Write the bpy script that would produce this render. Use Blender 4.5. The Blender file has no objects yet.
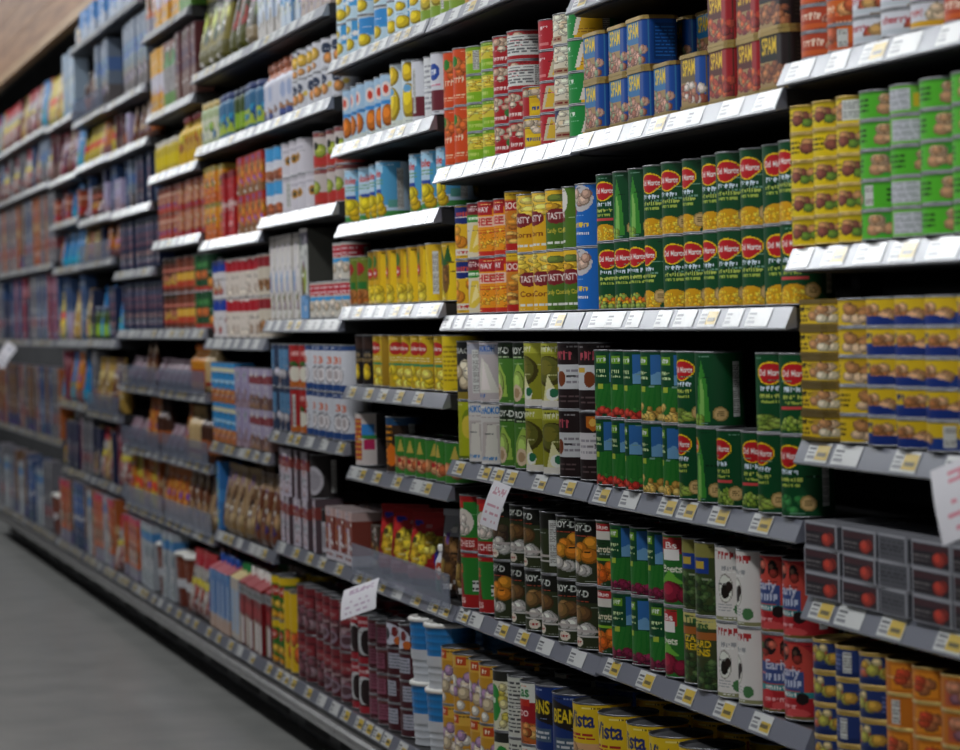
import bpy, math, random
import numpy as np
from mathutils import Matrix
random.seed(7)
rng = np.random.RandomState(11)
scn = bpy.context.scene
C = scn.collection

# ------------------------------------------------------------ camera
FPX, EYE, ROLL = 2728.0, 1.06, 0.030
yv = np.array([-285.0 - 480.0, -(334.0 - 375.0), FPX]); yv /= np.linalg.norm(yv)
up = np.array([-ROLL, 1.0, 0.0]); up -= yv * up.dot(yv); up /= np.linalg.norm(up)
xr = np.cross(yv, up); xr = xr if xr[0] > 0 else -xr
M = np.array([xr, yv, up])                       # rows: the world axes seen in camera axes
cd = bpy.data.cameras.new('camera'); cam = bpy.data.objects.new('camera', cd); C.objects.link(cam)
cam.matrix_world = Matrix(((M[0][0], M[0][1], -M[0][2], 0), (M[1][0], M[1][1], -M[1][2], 0),
                           (M[2][0], M[2][1], -M[2][2], EYE), (0, 0, 0, 1)))
cd.sensor_width = 36.0; cd.lens = FPX / 960 * 36.0; cd.clip_start = 0.05; cd.clip_end = 100
cd.dof.use_dof = True; cd.dof.focus_distance = 4.55; cd.dof.aperture_fstop = 6.2
scn.camera = cam

# ------------------------------------------------------------ world, lamps, exposure
wd = bpy.data.worlds.new('World'); scn.world = wd; wd.use_nodes = True
bg = wd.node_tree.nodes['Background']
bg.inputs['Color'].default_value = (0.80, 0.89, 1.0, 1); bg.inputs['Strength'].default_value = 0.07
for k in range(24):                              # rows of strip lamps over this aisle and the two beside it
    ld = bpy.data.lights.new('strip_lamp', 'AREA'); ld.shape = 'RECTANGLE'
    ld.size = 0.30; ld.size_y = 2.3; ld.energy = (35, 50, 52)[k // 8]; ld.color = (0.94, 0.97, 1.0)
    lo = bpy.data.objects.new('strip_lamp', ld); C.objects.link(lo)
    lo.location = ((-0.15, -3.15, -6.15)[k // 8], -0.6 + 2.9 * (k % 8), 3.35)
vs = scn.view_settings
vs.view_transform = 'Standard'; vs.look = 'None'; vs.gamma = 1.0; vs.use_curve_mapping = False
vs.exposure = 0.10
scn.cycles.use_denoising = True
scn.cycles.max_bounces = 6; scn.cycles.diffuse_bounces = 3; scn.cycles.transparent_max_bounces = 8

# ------------------------------------------------------------ materials
def lin(c):
    c = np.asarray(c, float) / 255.0
    return np.where(c <= 0.04045, c / 12.92, ((c + 0.055) / 1.055) ** 2.4)
def hexc(s): return (int(s[0:2], 16), int(s[2:4], 16), int(s[4:6], 16))
PAL = dict(dgreen='0b4a24', green='2f7d2c', lime='86b62c', olive='6f7426', yellow='f0c419', gold='d99a1c', orange='e0701c', red='c01f24',
           dred='7c1a1e', maroon='551a1c', white='eeeae2', cream='e6d8b4', grey='9a9a9c', lgrey='c9c9cc', dgrey='44464a', black='17171a', blue='1c62b8',
           lblue='4da3dc', dblue='16275e', sky='7fb6de', pink='d77a8c', brown='6b3f22', tan='b98a55', lilac='b9aecb', purple='5b2f6b', teal='2a9c92', corn='f2bd1e')
def col(c):
    if isinstance(c, str): return hexc(PAL.get(c, c))
    return c
def new_mat(name, rough=0.5, metal=0.0, base=None, attr=False, spec=0.5, noise=None, bump=0.0, coat=0.0):
    m = bpy.data.materials.new(name); m.use_nodes = True
    nt = m.node_tree; p = nt.nodes['Principled BSDF']
    p.inputs['Roughness'].default_value = rough; p.inputs['Metallic'].default_value = metal
    p.inputs['Specular IOR Level'].default_value = spec
    p.inputs['Coat Weight'].default_value = coat; p.inputs['Coat Roughness'].default_value = 0.22; p.inputs['Coat IOR'].default_value = 1.6
    if base is not None: p.inputs['Base Color'].default_value = (*lin(col(base)), 1)
    if attr:
        a = nt.nodes.new('ShaderNodeAttribute'); a.attribute_name = 'Col'
        nt.links.new(a.outputs['Color'], p.inputs['Base Color'])
    if noise:
        tc = nt.nodes.new('ShaderNodeTexCoord'); n = nt.nodes.new('ShaderNodeTexNoise'); r = nt.nodes.new('ShaderNodeValToRGB')
        mp = nt.nodes.new('ShaderNodeMapping'); mp.inputs['Scale'].default_value = noise[0]
        n.inputs['Scale'].default_value = noise[1]; n.inputs['Detail'].default_value = 6
        nt.links.new(tc.outputs['Object'], mp.inputs['Vector']); nt.links.new(mp.outputs['Vector'], n.inputs['Vector'])
        nt.links.new(n.outputs['Fac'], r.inputs['Fac']); nt.links.new(r.outputs['Color'], p.inputs['Base Color'])
        r.color_ramp.elements[0].position = 0.3; r.color_ramp.elements[1].position = 0.7
        r.color_ramp.elements[0].color = (*lin(col(noise[2])), 1); r.color_ramp.elements[1].color = (*lin(col(noise[3])), 1)
        if bump:
            b = nt.nodes.new('ShaderNodeBump'); b.inputs['Strength'].default_value = bump; b.inputs['Distance'].default_value = 0.002
            nt.links.new(n.outputs['Fac'], b.inputs['Height']); nt.links.new(b.outputs['Normal'], p.inputs['Normal'])
    return m
MAT = dict(
    printed=new_mat('printed_paper', 0.42, attr=True, spec=0.3),
    foil=new_mat('printed_foil', 0.38, attr=True, spec=0.35),
    plastic=new_mat('moulded_plastic', 0.32, attr=True),
    tinplate=new_mat('tinplate', 0.36, 0.9, noise=((1, 1, 1), 40, '77777a', '929294')),
    goldtin=new_mat('gold_lacquered_tin', 0.34, 0.85, base='b79a58'),
    shelf=new_mat('black_powder_coat', 0.55, noise=((1, 1, 1), 60, '1b1a1b', '232223')),
    shelf_dark=new_mat('dark_back_panel', 0.7, noise=((1, 1, 1), 30, '161516', '1c1b1c')),
    rail=new_mat('grey_rail_plastic', 0.30, base='767884', spec=1.0, coat=1.0),
    tag=new_mat('tag_under_clear_cover', 0.30, attr=True, spec=1.0, coat=1.0),
    bumper=new_mat('brushed_base_bumper', 0.30, 0.55, noise=((0.4, 1, 8), 12, '6d6b69', '8b8885')),
    kick=new_mat('dark_kick_plate', 0.5, noise=((1, 1, 1), 20, '38383a', '424244')),
    floor=new_mat('polished_concrete', 0.33, noise=((1, 1, 1), 5, '7a7a77', '8d8c88'), spec=0.45),
    wood=new_mat('fascia_wood', 0.5, noise=((30, 0.6, 14), 3, '8a5f3e', 'b4865c'), bump=0.2),
    trimwood=new_mat('fascia_trim_wood', 0.45, noise=((30, 0.6, 14), 3, 'a9835c', 'c9a67c')),
    wall=new_mat('dull_painted_wall', 0.8, noise=((1, 1, 1), 3, '2a2a2c', '38383a')),
    card=new_mat('printed_card', 0.55, attr=True, spec=0.3),
)
def clear_mat(name, tint, fac, rough):
    m = bpy.data.materials.new(name); m.use_nodes = True; nt = m.node_tree
    p = nt.nodes['Principled BSDF']; p.inputs['Base Color'].default_value = (*lin(col(tint)), 1); p.inputs['Roughness'].default_value = rough
    t = nt.nodes.new('ShaderNodeBsdfTransparent'); x = nt.nodes.new('ShaderNodeMixShader'); x.inputs[0].default_value = fac
    nt.links.new(t.outputs[0], x.inputs[1]); nt.links.new(p.outputs[0], x.inputs[2]); nt.links.new(x.outputs[0], nt.nodes['Material Output'].inputs['Surface'])
    return m
MAT['acrylic'] = clear_mat('clear_acrylic', '8f97ab', 0.42, 0.15)
MAT['film'] = clear_mat('clear_film', 'c9ccd4', 0.30, 0.12)

# ------------------------------------------------------------ mesh helpers
def link_mesh(name, me, parent=None, mat=None):
    if mat and not me.materials: me.materials.append(mat)
    o = bpy.data.objects.new(name, me); C.objects.link(o)
    if parent: o.parent = parent
    return o
def mesh_from(name, V, F, colors=None, smooth=False, mat=None):
    me = bpy.data.meshes.new(name)
    me.from_pydata([tuple(v) for v in V], [], F)
    if colors is not None:
        a = me.color_attributes.new('Col', 'FLOAT_COLOR', 'CORNER')
        n = np.array([len(f) for f in F])
        L = np.concatenate([lin(np.asarray(colors, float)), np.ones((len(F), 1))], 1)
        a.data.foreach_set('color', np.repeat(L, n, 0).ravel())
    if smooth: me.polygons.foreach_set('use_smooth', [True] * len(F))
    if mat: me.materials.append(mat)
    me.update()
    return me
def box_vf(x0, x1, y0, y1, z0, z1, b=0):
    V = [(x, y, z) for z in (z0, z1) for y in (y0, y1) for x in (x0, x1)]
    F = [(0, 2, 3, 1), (4, 5, 7, 6), (0, 1, 5, 4), (2, 6, 7, 3), (0, 4, 6, 2), (1, 3, 7, 5)]
    return [tuple(v) for v in V], [tuple(i + b for i in f) for f in F]
def box_mesh(name, *a, mat=None):
    V, F = box_vf(*a)
    return mesh_from(name, V, F, mat=mat)
def prism_y(name, prof, y0, y1, mat, colors=None):
    """closed X-Z outline swept along Y"""
    n = len(prof)
    V = [(x, y0, z) for x, z in prof] + [(x, y1, z) for x, z in prof]
    F = [(i, (i + 1) % n, (i + 1) % n + n, i + n) for i in range(n)] + [tuple(range(n))[::-1], tuple(range(n, 2 * n))]
    return mesh_from(name, V, F, mat=mat)
def lathe(name, prof, mat, n=24, colors=None, smooth=True):
    V, F, K = [], [], []
    for r, z in prof:
        for i in range(n):
            a = 2 * math.pi * i / n; V.append((r * math.cos(a), r * math.sin(a), z))
    for k in range(len(prof) - 1):
        for i in range(n):
            j = (i + 1) % n; F.append((k * n + i, k * n + j, (k + 1) * n + j, (k + 1) * n + i)); K.append(col(colors[k]) if colors else None)
    if prof[-1][0] > 1e-5:
        F.append(tuple((len(prof) - 1) * n + i for i in range(n))); K.append(col(colors[-1]) if colors else None)
    return mesh_from(name, V, F, K if colors else None, smooth, mat)

# ------------------------------------------------------------ print: rasterised label art kept as coloured faces
TXT = {}
def text_mask(s, bold=True):
    if s in TXT: return TXT[s]
    cu = bpy.data.curves.new('t', 'FONT'); cu.body = s; cu.resolution_u = 3; cu.offset = 0.022 if bold else 0.0
    o = bpy.data.objects.new('t', cu); C.objects.link(o)
    dg = bpy.context.evaluated_depsgraph_get(); dg.update()
    ev = o.evaluated_get(dg); me = ev.to_mesh(); me.calc_loop_triangles()
    v = np.array([p.co[:2] for p in me.vertices]); T = [tuple(t.vertices) for t in me.loop_triangles]
    ev.to_mesh_clear(); bpy.data.objects.remove(o); bpy.data.curves.remove(cu)
    mn, mx = v.min(0), v.max(0); H = 36; Wd = max(8, int(H * (mx[0] - mn[0]) / (mx[1] - mn[1])))
    v = (v - mn) / (mx - mn) * [Wd, H]; m = np.zeros((H, Wd))
    for t in T:
        a, b, c = v[list(t)]
        x0, y0 = np.floor(np.minimum(np.minimum(a, b), c)).astype(int); x1, y1 = np.ceil(np.maximum(np.maximum(a, b), c)).astype(int)
        x1 = min(x1, Wd); y1 = min(y1, H)
        if x1 <= x0 or y1 <= y0: continue
        X, Y = np.meshgrid(np.arange(x0, x1) + .5, np.arange(y0, y1) + .5)
        d = (b[0] - a[0]) * (c[1] - a[1]) - (c[0] - a[0]) * (b[1] - a[1])
        if abs(d) < 1e-9: continue
        w1 = ((X - a[0]) * (c[1] - a[1]) - (c[0] - a[0]) * (Y - a[1])) / d; w2 = ((b[0] - a[0]) * (Y - a[1]) - (X - a[0]) * (b[1] - a[1])) / d
        m[y0:y1, x0:x1] = np.maximum(m[y0:y1, x0:x1], (w1 >= -.02) & (w2 >= -.02) & (w1 + w2 <= 1.02))
    TXT[s] = m
    return m
class Cv:
    """label canvas: x in half-front-widths (0 = middle of the front), y 0..1 up"""
    def __init__(s, P, H, fw, cu, cv, bgc, mirror=False):
        s.P, s.H, s.fw = P, H, fw
        s.nx = max(8, int(round(P / cu))); s.ny = max(6, int(round(H / cv)))
        s.X, s.Y = np.meshgrid(((np.arange(s.nx) + .5) / s.nx - .5) * P / fw, (np.arange(s.ny) + .5) / s.ny)
        s.a = np.zeros((s.ny, s.nx, 3)); s.a[:] = col(bgc); s.mirror = mirror
    def put(s, m, c): s.a[m] = col(c); return s
    def R(s, x0, x1, y0, y1, c): return s.put((s.X >= x0) & (s.X < x1) & (s.Y >= y0) & (s.Y < y1), c)
    def band(s, y0, y1, c): return s.put((s.Y >= y0) & (s.Y < y1), c)
    def E(s, x, y, rx, ry, c): return s.put(((s.X - x) / rx) ** 2 + ((s.Y - y) / ry) ** 2 < 1, c)
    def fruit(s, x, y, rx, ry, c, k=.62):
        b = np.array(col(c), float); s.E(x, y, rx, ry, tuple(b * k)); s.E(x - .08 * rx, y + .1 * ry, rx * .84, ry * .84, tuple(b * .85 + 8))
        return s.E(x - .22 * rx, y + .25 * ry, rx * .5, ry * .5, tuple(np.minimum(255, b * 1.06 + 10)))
    def poly(s, pts, c):
        inside = np.zeros(s.X.shape, bool); j = len(pts) - 1
        for i in range(len(pts)):
            (xi, yi), (xj, yj) = pts[i], pts[j]
            if yi != yj: inside ^= ((yi > s.Y) != (yj > s.Y)) & (s.X < (xj - xi) * (s.Y - yi) / (yj - yi) + xi)
            j = i
        return s.put(inside, c)
    def T(s, t, x, y, w, h, c):
        m = text_mask(t); H, Wd = m.shape; cc = np.array(col(c), float); acc = np.zeros(s.X.shape)
        du, dv = s.P / s.fw / s.nx, 1.0 / s.ny
        for ou in (-.33, 0, .33):
            for ov in (-.33, 0, .33):
                gx = ((s.X + ou * du - x) / w + .5) * Wd; gy = ((s.Y + ov * dv - y) / h + .5) * H
                ok = (gx >= 0) & (gx < Wd) & (gy >= 0) & (gy < H)
                acc[ok] += m[gy[ok].astype(int), gx[ok].astype(int)]
        acc = np.round(acc / 9 * 4) / 4
        s.a = s.a * (1 - acc[..., None]) + cc * acc[..., None]
        return s
    def S(s, x, y, w, h, c):
        """print too small to read: a row of broken strokes"""
        g = h * s.H / s.fw * .62; u = x - w / 2
        while u + g * .5 < x + w / 2:
            k = g * rng.uniform(.7, 1.2); s.R(u, u + k * .34, y - h * .42, y + h * rng.uniform(.2, .45), c); s.R(u, u + k * .75, y + h * rng.uniform(-.4, .2), y + h * rng.uniform(.25, .4), c); u += k
        return s
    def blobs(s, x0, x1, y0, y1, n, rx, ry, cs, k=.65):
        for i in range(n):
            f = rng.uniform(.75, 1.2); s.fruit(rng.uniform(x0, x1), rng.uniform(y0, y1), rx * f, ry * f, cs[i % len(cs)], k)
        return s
    def lines(s, x0, x1, y0, y1, n, c):
        for i in range(n):
            y = y0 + (y1 - y0) * (i + .5) / n; x = x0
            while x < x1:
                w = rng.uniform(.12, .4) * (x1 - x0); s.R(x, min(x1, x + w), y - .22 * (y1 - y0) / n, y + .22 * (y1 - y0) / n, c); x += w + .06 * (x1 - x0)
        return s
    def facts(s):
        xp = s.P / 4 / s.fw; base = np.median(s.a.reshape(-1, 3), 0); dark = tuple(base * .55); lite = tuple(np.minimum(255, base * .6 + 110))
        s.R(xp - .32, xp + .25, .12, .88, 'cfccc4'); s.lines(xp - .28, xp + .21, .16, .84, max(4, int(s.H / .0045)), '75736f')
        for k in range(4):
            x = rng.uniform(-1.0, .6); y = rng.choice([.035, .5, .66, .95]); s.lines(x, x + rng.uniform(.3, .6), y - .018, y + .018, 1, lite if k % 2 else dark)
        return s
    def bits(s, n=16):
        for k in range(n):
            x, y = rng.uniform(-.95, .7), rng.uniform(.04, .92); i = min(s.nx - 1, int((x * s.fw / s.P + .5) * s.nx)); j = min(s.ny - 1, int(y * s.ny)); b = s.a[j, i]
            t = rng.choice(4); c = b * .5 if t == 0 else np.minimum(255, b * .55 + 95) if t == 1 else np.array([b[1], b[2], b[0]]) * .8 + 20 if t == 2 else np.array(col('dcd8d0'), float)
            w, h = rng.uniform(.15, .5), rng.uniform(.02, .07)
            (s.R(x, min(1, x + w), y, min(1, y + h), tuple(c)) if t != 2 else s.E(x, y, w * .5, h * 1.3, tuple(c)))
        return s
    def final(s):
        if s.mirror: s.a[:, :] = np.where((np.abs(s.X) * s.fw > s.P * .25)[..., None], np.roll(s.a, s.nx // 2, 1), s.a)
        return np.clip(np.round(s.a / 6) * 6, 0, 255)

def loop_circle(r, n):
    ph = (np.arange(n + 1) / n - .5) * 2 * math.pi
    return np.stack([-r * np.cos(ph), -r * np.sin(ph)], 1)
def loop_rrect(w, d, rad, n):
    """rounded rectangle, w along Y, d along X, walked from the back middle round by +Y, the front (-X) and -Y"""
    P = 2 * (w + d) - 8 * rad + 2 * math.pi * rad
    a, b = w / 2 - rad, d / 2 - rad; q = math.pi * rad / 2
    segs = [(a, 'l', (d / 2, 0), (0, 1)), (q, 'c', (b, a), 0), (2 * b, 'l', (b, w / 2), (-1, 0)), (q, 'c', (-b, a), 90), (2 * a, 'l', (-d / 2, a), (0, -1)),
            (q, 'c', (-b, -a), 180), (2 * b, 'l', (-b, -w / 2), (1, 0)), (q, 'c', (b, -a), 270), (a, 'l', (d / 2, -a), (0, 1))]
    out = []
    for i in range(n + 1):
        s = P * i / n
        for L, k, p, e in segs:
            if s <= L + 1e-9 or (L, k, p, e) == segs[-1]:
                if k == 'l': out.append((p[0] + e[0] * s, p[1] + e[1] * s))
                else:
                    an = math.radians(e) + (s / rad if rad else 0); out.append((p[0] + rad * math.cos(an), p[1] + rad * math.sin(an)))
                break
            s -= L
    return np.array(out), P
def printed_prism(name, loop, z0, z1, art, mat, caps=None):
    ny, nx = art.shape[:2]; V, F, K = [], [], []
    for j in range(nx):
        (xa, ya), (xb, yb) = loop[j], loop[j + 1]; c = art[:, j]; i = 0
        while i < ny:
            k = i + 1
            while k < ny and (c[k] == c[i]).all(): k += 1
            za, zb = z0 + (z1 - z0) * i / ny, z0 + (z1 - z0) * k / ny; b = len(V)
            V += [(xa, ya, za), (xb, yb, za), (xb, yb, zb), (xa, ya, zb)]; F.append((b, b + 1, b + 2, b + 3)); K.append(c[i]); i = k
    if caps:
        b = len(V); V += [(x, y, z1) for x, y in loop[:-1]]; F.append(tuple(range(b, b + nx))); K.append(col(caps))
        b = len(V); V += [(x, y, z0) for x, y in loop[:-1]]; F.append(tuple(range(b, b + nx))[::-1]); K.append(col(caps))
    return mesh_from(name, V, F, K, False, mat)
def printed_loft(name, loop, zs, sx, sy, art, mat, cap=None, jitter=0):
    """zs: row heights (ny+1), sx / sy: scales of the loop at each height"""
    nx = len(loop) - 1; ny = len(zs) - 1; V, F, K = [], [], []
    rr = np.random.RandomState(len(name) + nx)
    for i, z in enumerate(zs):
        for j in range(nx):
            e = 1 + (rr.uniform(-jitter, jitter) if jitter else 0); V.append((loop[j][0] * sx[i] * e, loop[j][1] * sy[i], z))
    for i in range(ny):
        for j in range(nx):
            k = (j + 1) % nx; F.append((i * nx + j, i * nx + k, (i + 1) * nx + k, (i + 1) * nx + j)); K.append(art[min(i, art.shape[0] - 1), j])
    if cap: F.append(tuple(ny * nx + j for j in range(nx))); K.append(col(cap))
    return mesh_from(name, V, F, K, True, mat)

# ------------------------------------------------------------ shapes of goods: each returns (footprint w, height, [(part, mesh)])
def s_can(key, r, h, art, cu=.0021, cv=.0014, rim='tinplate', body='printed'):
    P = 2 * math.pi * r; c = Cv(P, h - .005, r * 1.1, cu, cv, 'white', True); art(c); c.facts()
    parts = [('body', printed_prism(key + '_body', loop_circle(r, c.nx), .0025, h - .0025, c.final(), MAT[body]))]
    parts.append(('lid', lathe(key + '_lid', [(r, h - .0028), (r + .0009, h - .0018), (r + .0009, h), (r - .001, h), (r - .0022, h - .0035), (r * .8, h - .0035), (r * .78, h - .0028), (r * .3, h - .003)], MAT[rim])))
    parts.append(('base_rim', lathe(key + '_rim', [(r - .002, .002), (r - .001, 0), (r + .0009, 0), (r + .0009, .0016), (r, .0026)], MAT[rim])))
    return 2 * r + .0026, h, parts
def s_tin(key, w, d, h, art, rad=.014, rim='goldtin', cu=.0024, cv=.0018):
    loop, P = loop_rrect(w, d, rad, 10); c = Cv(P, h - .01, w / 2, cu, cv, 'white'); art(c); loop, P = loop_rrect(w, d, rad, c.nx)
    lp = loop_rrect(w + .003, d + .003, rad, 28)[0]; n = len(lp) - 1
    def ring(z0, z1):
        V = [(x, y, z) for z in (z0, z1) for x, y in lp[:-1]] + [(x * .94, y * .94, z1 - .0025) for x, y in lp[:-1]]
        F = [(k * n + j, k * n + (j + 1) % n, (k + 1) * n + (j + 1) % n, (k + 1) * n + j) for k in range(2) for j in range(n)]
        return mesh_from(key + '_rim', V, F + [tuple(2 * n + j for j in range(n))], mat=MAT[rim])
    return w + .004, h, [('body', printed_prism(key + '_body', loop, .004, h - .005, c.final(), MAT['printed'])), ('lid', ring(h - .006, h)), ('base_rim', ring(0, .005))]
def s_box(key, w, d, h, art, side=None, cap='grey', cu=.003, cv=.002, flap=True):
    rad = .0015
    loop, P = loop_rrect(w, d, rad, 10); c = Cv(P, h, w / 2, cu, cv, side or 'grey'); art(c); (c.bits(int(8 + h * 60)) if cu > .0026 else None); loop, P = loop_rrect(w, d, rad, c.nx)
    parts = [('body', printed_prism(key + '_body', loop, 0, h, c.final(), MAT['printed'], cap))]
    if flap:
        V, F = box_vf(-d * .5 + .001, d * .12, -w / 2 + .001, w / 2 - .001, h, h + .0012)
        parts.append(('top_flap', mesh_from(key + '_flap', V, F, [col(cap)] * 6, False, MAT['printed'])))
    return w, h, parts
def s_bag(key, w, d, h, art, cu=.005, cv=.004, seal='lgrey', mat='foil'):
    loop, P = loop_rrect(w, d, d * .42, 10); c = Cv(P, h * .93, w / 2, cu, cv, 'grey'); art(c); c.bits(10); loop, P = loop_rrect(w, d, d * .42, c.nx)
    a = c.final(); ny = c.ny; f = np.arange(ny + 1) / ny
    sx = np.clip(np.minimum(.6 + f * 4, 1.0 - .95 * np.clip((f - .22) / .78, 0, 1) ** 1.15), .05, 1); sy = 1 - .05 * np.abs(f - .4)
    parts = [('body', printed_loft(key + '_body', loop, f * h * .93, sx, sy, a, MAT[mat], jitter=.05))]
    V, F = box_vf(-d * .04, d * .04, -w / 2 * .96, w / 2 * .96, h * .925, h)
    parts.append(('seal', mesh_from(key + '_seal', V, F, [col(seal)] * 6, False, MAT[mat])))
    return w, h, parts
def s_bottle(key, r, h, art, cap='red', neck=.34, cu=.004, cv=.004, capr=.42, glass='plastic'):
    P = 2 * math.pi * r; hb = h * .90; c = Cv(P, hb, r * 1.1, cu, cv, 'white', True); art(c); ny = c.ny; f = np.arange(ny + 1) / ny
    k = np.clip((f - .68) / .24, 0, 1); s = 1 - (1 - neck) * (k * k * (3 - 2 * k)); s[0] = .93
    parts = [('body', printed_loft(key + '_body', loop_circle(r, c.nx), f * hb, s, s, c.final(), MAT[glass], cap='grey'))]
    rc = r * capr; parts.append(('cap', lathe(key + '_cap', [(rc, hb - h * .03), (rc, h * .985), (rc * .9, h), (0.0001, h)], MAT['plastic'], 16, [cap] * 4)))
    return 2 * r + .003, h, parts
def s_jar(key, r, h, art, lid='gold', cu=.004, cv=.0035):
    P = 2 * math.pi * r; hb = h * .86; c = Cv(P, hb, r * 1.1, cu, cv, 'white', True); art(c); ny = c.ny; f = np.arange(ny + 1) / ny
    k = np.clip((f - .86) / .14, 0, 1); s = 1 - .16 * k * k; s[0] = .92
    parts = [('body', printed_loft(key + '_body', loop_circle(r, c.nx), f * hb, s, s, c.final(), MAT['foil'], cap='grey'))]
    rl = r * .9; parts.append(('lid', lathe(key + '_lid', [(rl, hb - .001), (rl * 1.02, hb + .002), (rl * 1.02, h - .002), (rl * .96, h), (0.0001, h)], MAT['plastic'], 20, [lid] * 5)))
    return 2 * r + .003, h, parts
def s_tub(key, r, h, top, low):
    """tapered tub with ridged wall and a broad lid"""
    prof, cs = [], []
    for i in range(25):
        f = i / 24; e = .0012 if (i % 3 == 0) else 0; prof.append((r * (.84 + .12 * f) + e, f * h * .95)); cs.append(low if f < .42 else top)
    parts = [('body', lathe(key + '_body', prof, MAT['plastic'], 28, cs, False))]
    parts.append(('lid', lathe(key + '_lid', [(r * .97, h * .93), (r * 1.03, h * .935), (r * 1.03, h * .98), (r * .97, h), (r * .9, h), (r * .88, h - .004), (.0001, h - .004)], MAT['plastic'], 28, ['white'] * 7)))
    band = Cv(2 * math.pi * r, 1, r, .004, .1, low)
    n = 14; V, F = [], []
    for i in range(n + 1):
        a = -.75 + 1.5 * i / n; rr = r * (.84 + .12 * .40) + .002
        V += [(-rr * math.cos(a), -rr * math.sin(a), h * .34), (-(rr + .001) * math.cos(a), -(rr + .001) * math.sin(a), h * .50)]
    F = [(2 * i, 2 * i + 2, 2 * i + 3, 2 * i + 1) for i in range(n)]
    parts.append(('label', mesh_from(key + '_label', V, F, [col('lgrey')] * len(F), True, MAT['printed'])))
    return 2 * r * 1.04, h, parts
def s_carton(key, w, d, h, art, cap='white', top='red', side='red'):
    loop, P = loop_rrect(w, d, .002, 10); hb = h * .86; c = Cv(P, hb, w / 2, .004, .003, side); art(c); loop, P = loop_rrect(w, d, .002, c.nx)
    b = printed_prism(key + '_body', loop, 0, hb, c.final(), MAT['printed'], top)
    V = [(-d / 2, -w / 2, hb), (d / 2, -w / 2, hb), (d / 2, w / 2, hb), (-d / 2, w / 2, hb), (0, -w / 2, h * .97), (0, w / 2, h * .97)]
    g = mesh_from(key + '_gable', V, [(0, 3, 5, 4), (1, 4, 5, 2), (0, 4, 1), (3, 2, 5)], [col(top)] * 4, False, MAT['printed'])
    kp = lathe(key + '_cap', [(.014, h * .90), (.014, h * 1.05), (.0125, h * 1.07), (.0001, h * 1.07)], MAT['plastic'], 14, [cap] * 4)
    return w, h, [('body', b), ('gable_top', g), ('cap', kp)]
# ------------------------------------------------------------ the goods on the shelves
PROD = {}
def P_(key, name, cat, desc, fn, rot=30): PROD[key] = dict(name=name, cat=cat, desc=desc, fn=fn, rot=rot, built=None)
BIG = {'peach': 'C2', 'banana': 'C2', 'kern': 'C2', 'tasty_y': 'C2', 'tasty_g': 'C2', 'hatch': 'C2', 'tblue': 'C2', 'diag': 'C3', 'limec': 'C3', 'chi': 'C3', 'chi2': 'C3', 'royg': 'C3', 'oliv': 'C3', 'bw': 'C3', 'bw2': 'C3', 'roy_o': 'C4', 'roy_b': 'C4', 'roy_d': 'C4'}
SZ = dict(C2=(.042, .107), C3=(.0435, .117), C4=(.0435, .112))
def can(key, name, desc, art, r=.0365, h=.112, **k):
    if key in BIG: r, h = SZ[BIG[key]]
    P_(key, name, 'can', desc, lambda: s_can(key, r, h, art, **k))
def box(key, name, desc, w, d, h, art, **k): P_(key, name, k.pop('cat', 'box'), desc, lambda: s_box(key, w, d, h, art, **k), 0)
def bag(key, name, desc, w, d, h, art, rot=0, **k): P_(key, name, 'bag', desc, lambda: s_bag(key, w, d, h, art, **k), rot)

# green vegetable cans with the red badge
def badge(c, x=-.1, y=.77, s=1.0):
    c.E(x, y, .62 * s, .135 * s, 'yellow'); c.E(x - .05, y - .03, .50 * s, .135 * s, 'yellow')
    c.E(x, y, .56 * s, .118 * s, 'red'); c.E(x - .05, y - .03, .44 * s, .118 * s, 'red'); c.T('Del Monte', x, y - .005, 1.0 * s, .085 * s, 'white')
def dm(food, seal=True, stripe=False, stalk=False, body='0a4a22'):
    def art(c):
        c.a[:] = col(body)
        if stalk:
            c.poly([(-.5, .05), (-.35, .62), (-.15, .9), (.1, .6), (.25, .05)], '3f8a2e'); c.poly([(-.3, .05), (-.2, .7), (-.05, .5), (0, .05)], '86b85a')
        if not stalk or stalk == 2: badge(c, -.1 if not stalk else -.75)
        if not stalk:
            c.S(-.1, .56, .9, .07, 'd7e6ef'); c.S(-.1, .46, 1.0, .06, 'b9c55a'); c.S(-.1, .385, .95, .055, 'a8b850')
            if stripe: c.R(-.75, .5, .30, .345, 'cc4a4a')
            food(c)
        else: c.blobs(-.9, -.2, .03, .12, 6, .16, .05, ['86a83c'])
        if seal: c.E(.62, .16, .3, .1, 'a98a50'); c.E(.62, .16, .24, .08, 'd0b070'); c.lines(.48, .78, .12, .2, 3, '6b5428')
    return art
corn = lambda c: (c.E(-.1, .08, .75, .17, 'd89c14'), c.blobs(-.8, .5, .02, .19, 70, .085, .026, ['corn', 'f6cc3c', 'e8a814'], .8))
peas = lambda c: c.blobs(-.8, .45, .03, .22, 44, .105, .034, ['8fae3c', '7a9a30', 'a5bf55'])
beans = lambda c: (c.blobs(-.8, .45, .02, .2, 22, .3, .03, ['8aa03c', '9cb04a', '6f8a2c']))
spin = lambda c: (c.blobs(-.8, .45, .02, .24, 20, .2, .05, ['2f7d3a', '3f9048', '1f6a30']))
mixed = lambda c: c.blobs(-.8, .45, .02, .2, 30, .14, .04, ['corn', '8aa03c', 'orange', '9cb04a'])
can('corn', 'corn_can', 'green corn can, red badge', dm(corn)); can('corn2', 'corn_can', 'green corn can, pink stripe', dm(corn, stripe=True))
can('cream', 'corn_can', 'green can with corn stalk', dm(corn, stalk=True)); can('peas', 'pea_can', 'green pea can, red badge', dm(peas, stripe=True))
can('gbean', 'bean_can', 'green bean can, red badge', dm(beans)); can('spin', 'spinach_can', 'dark green spinach can', dm(spin))
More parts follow.
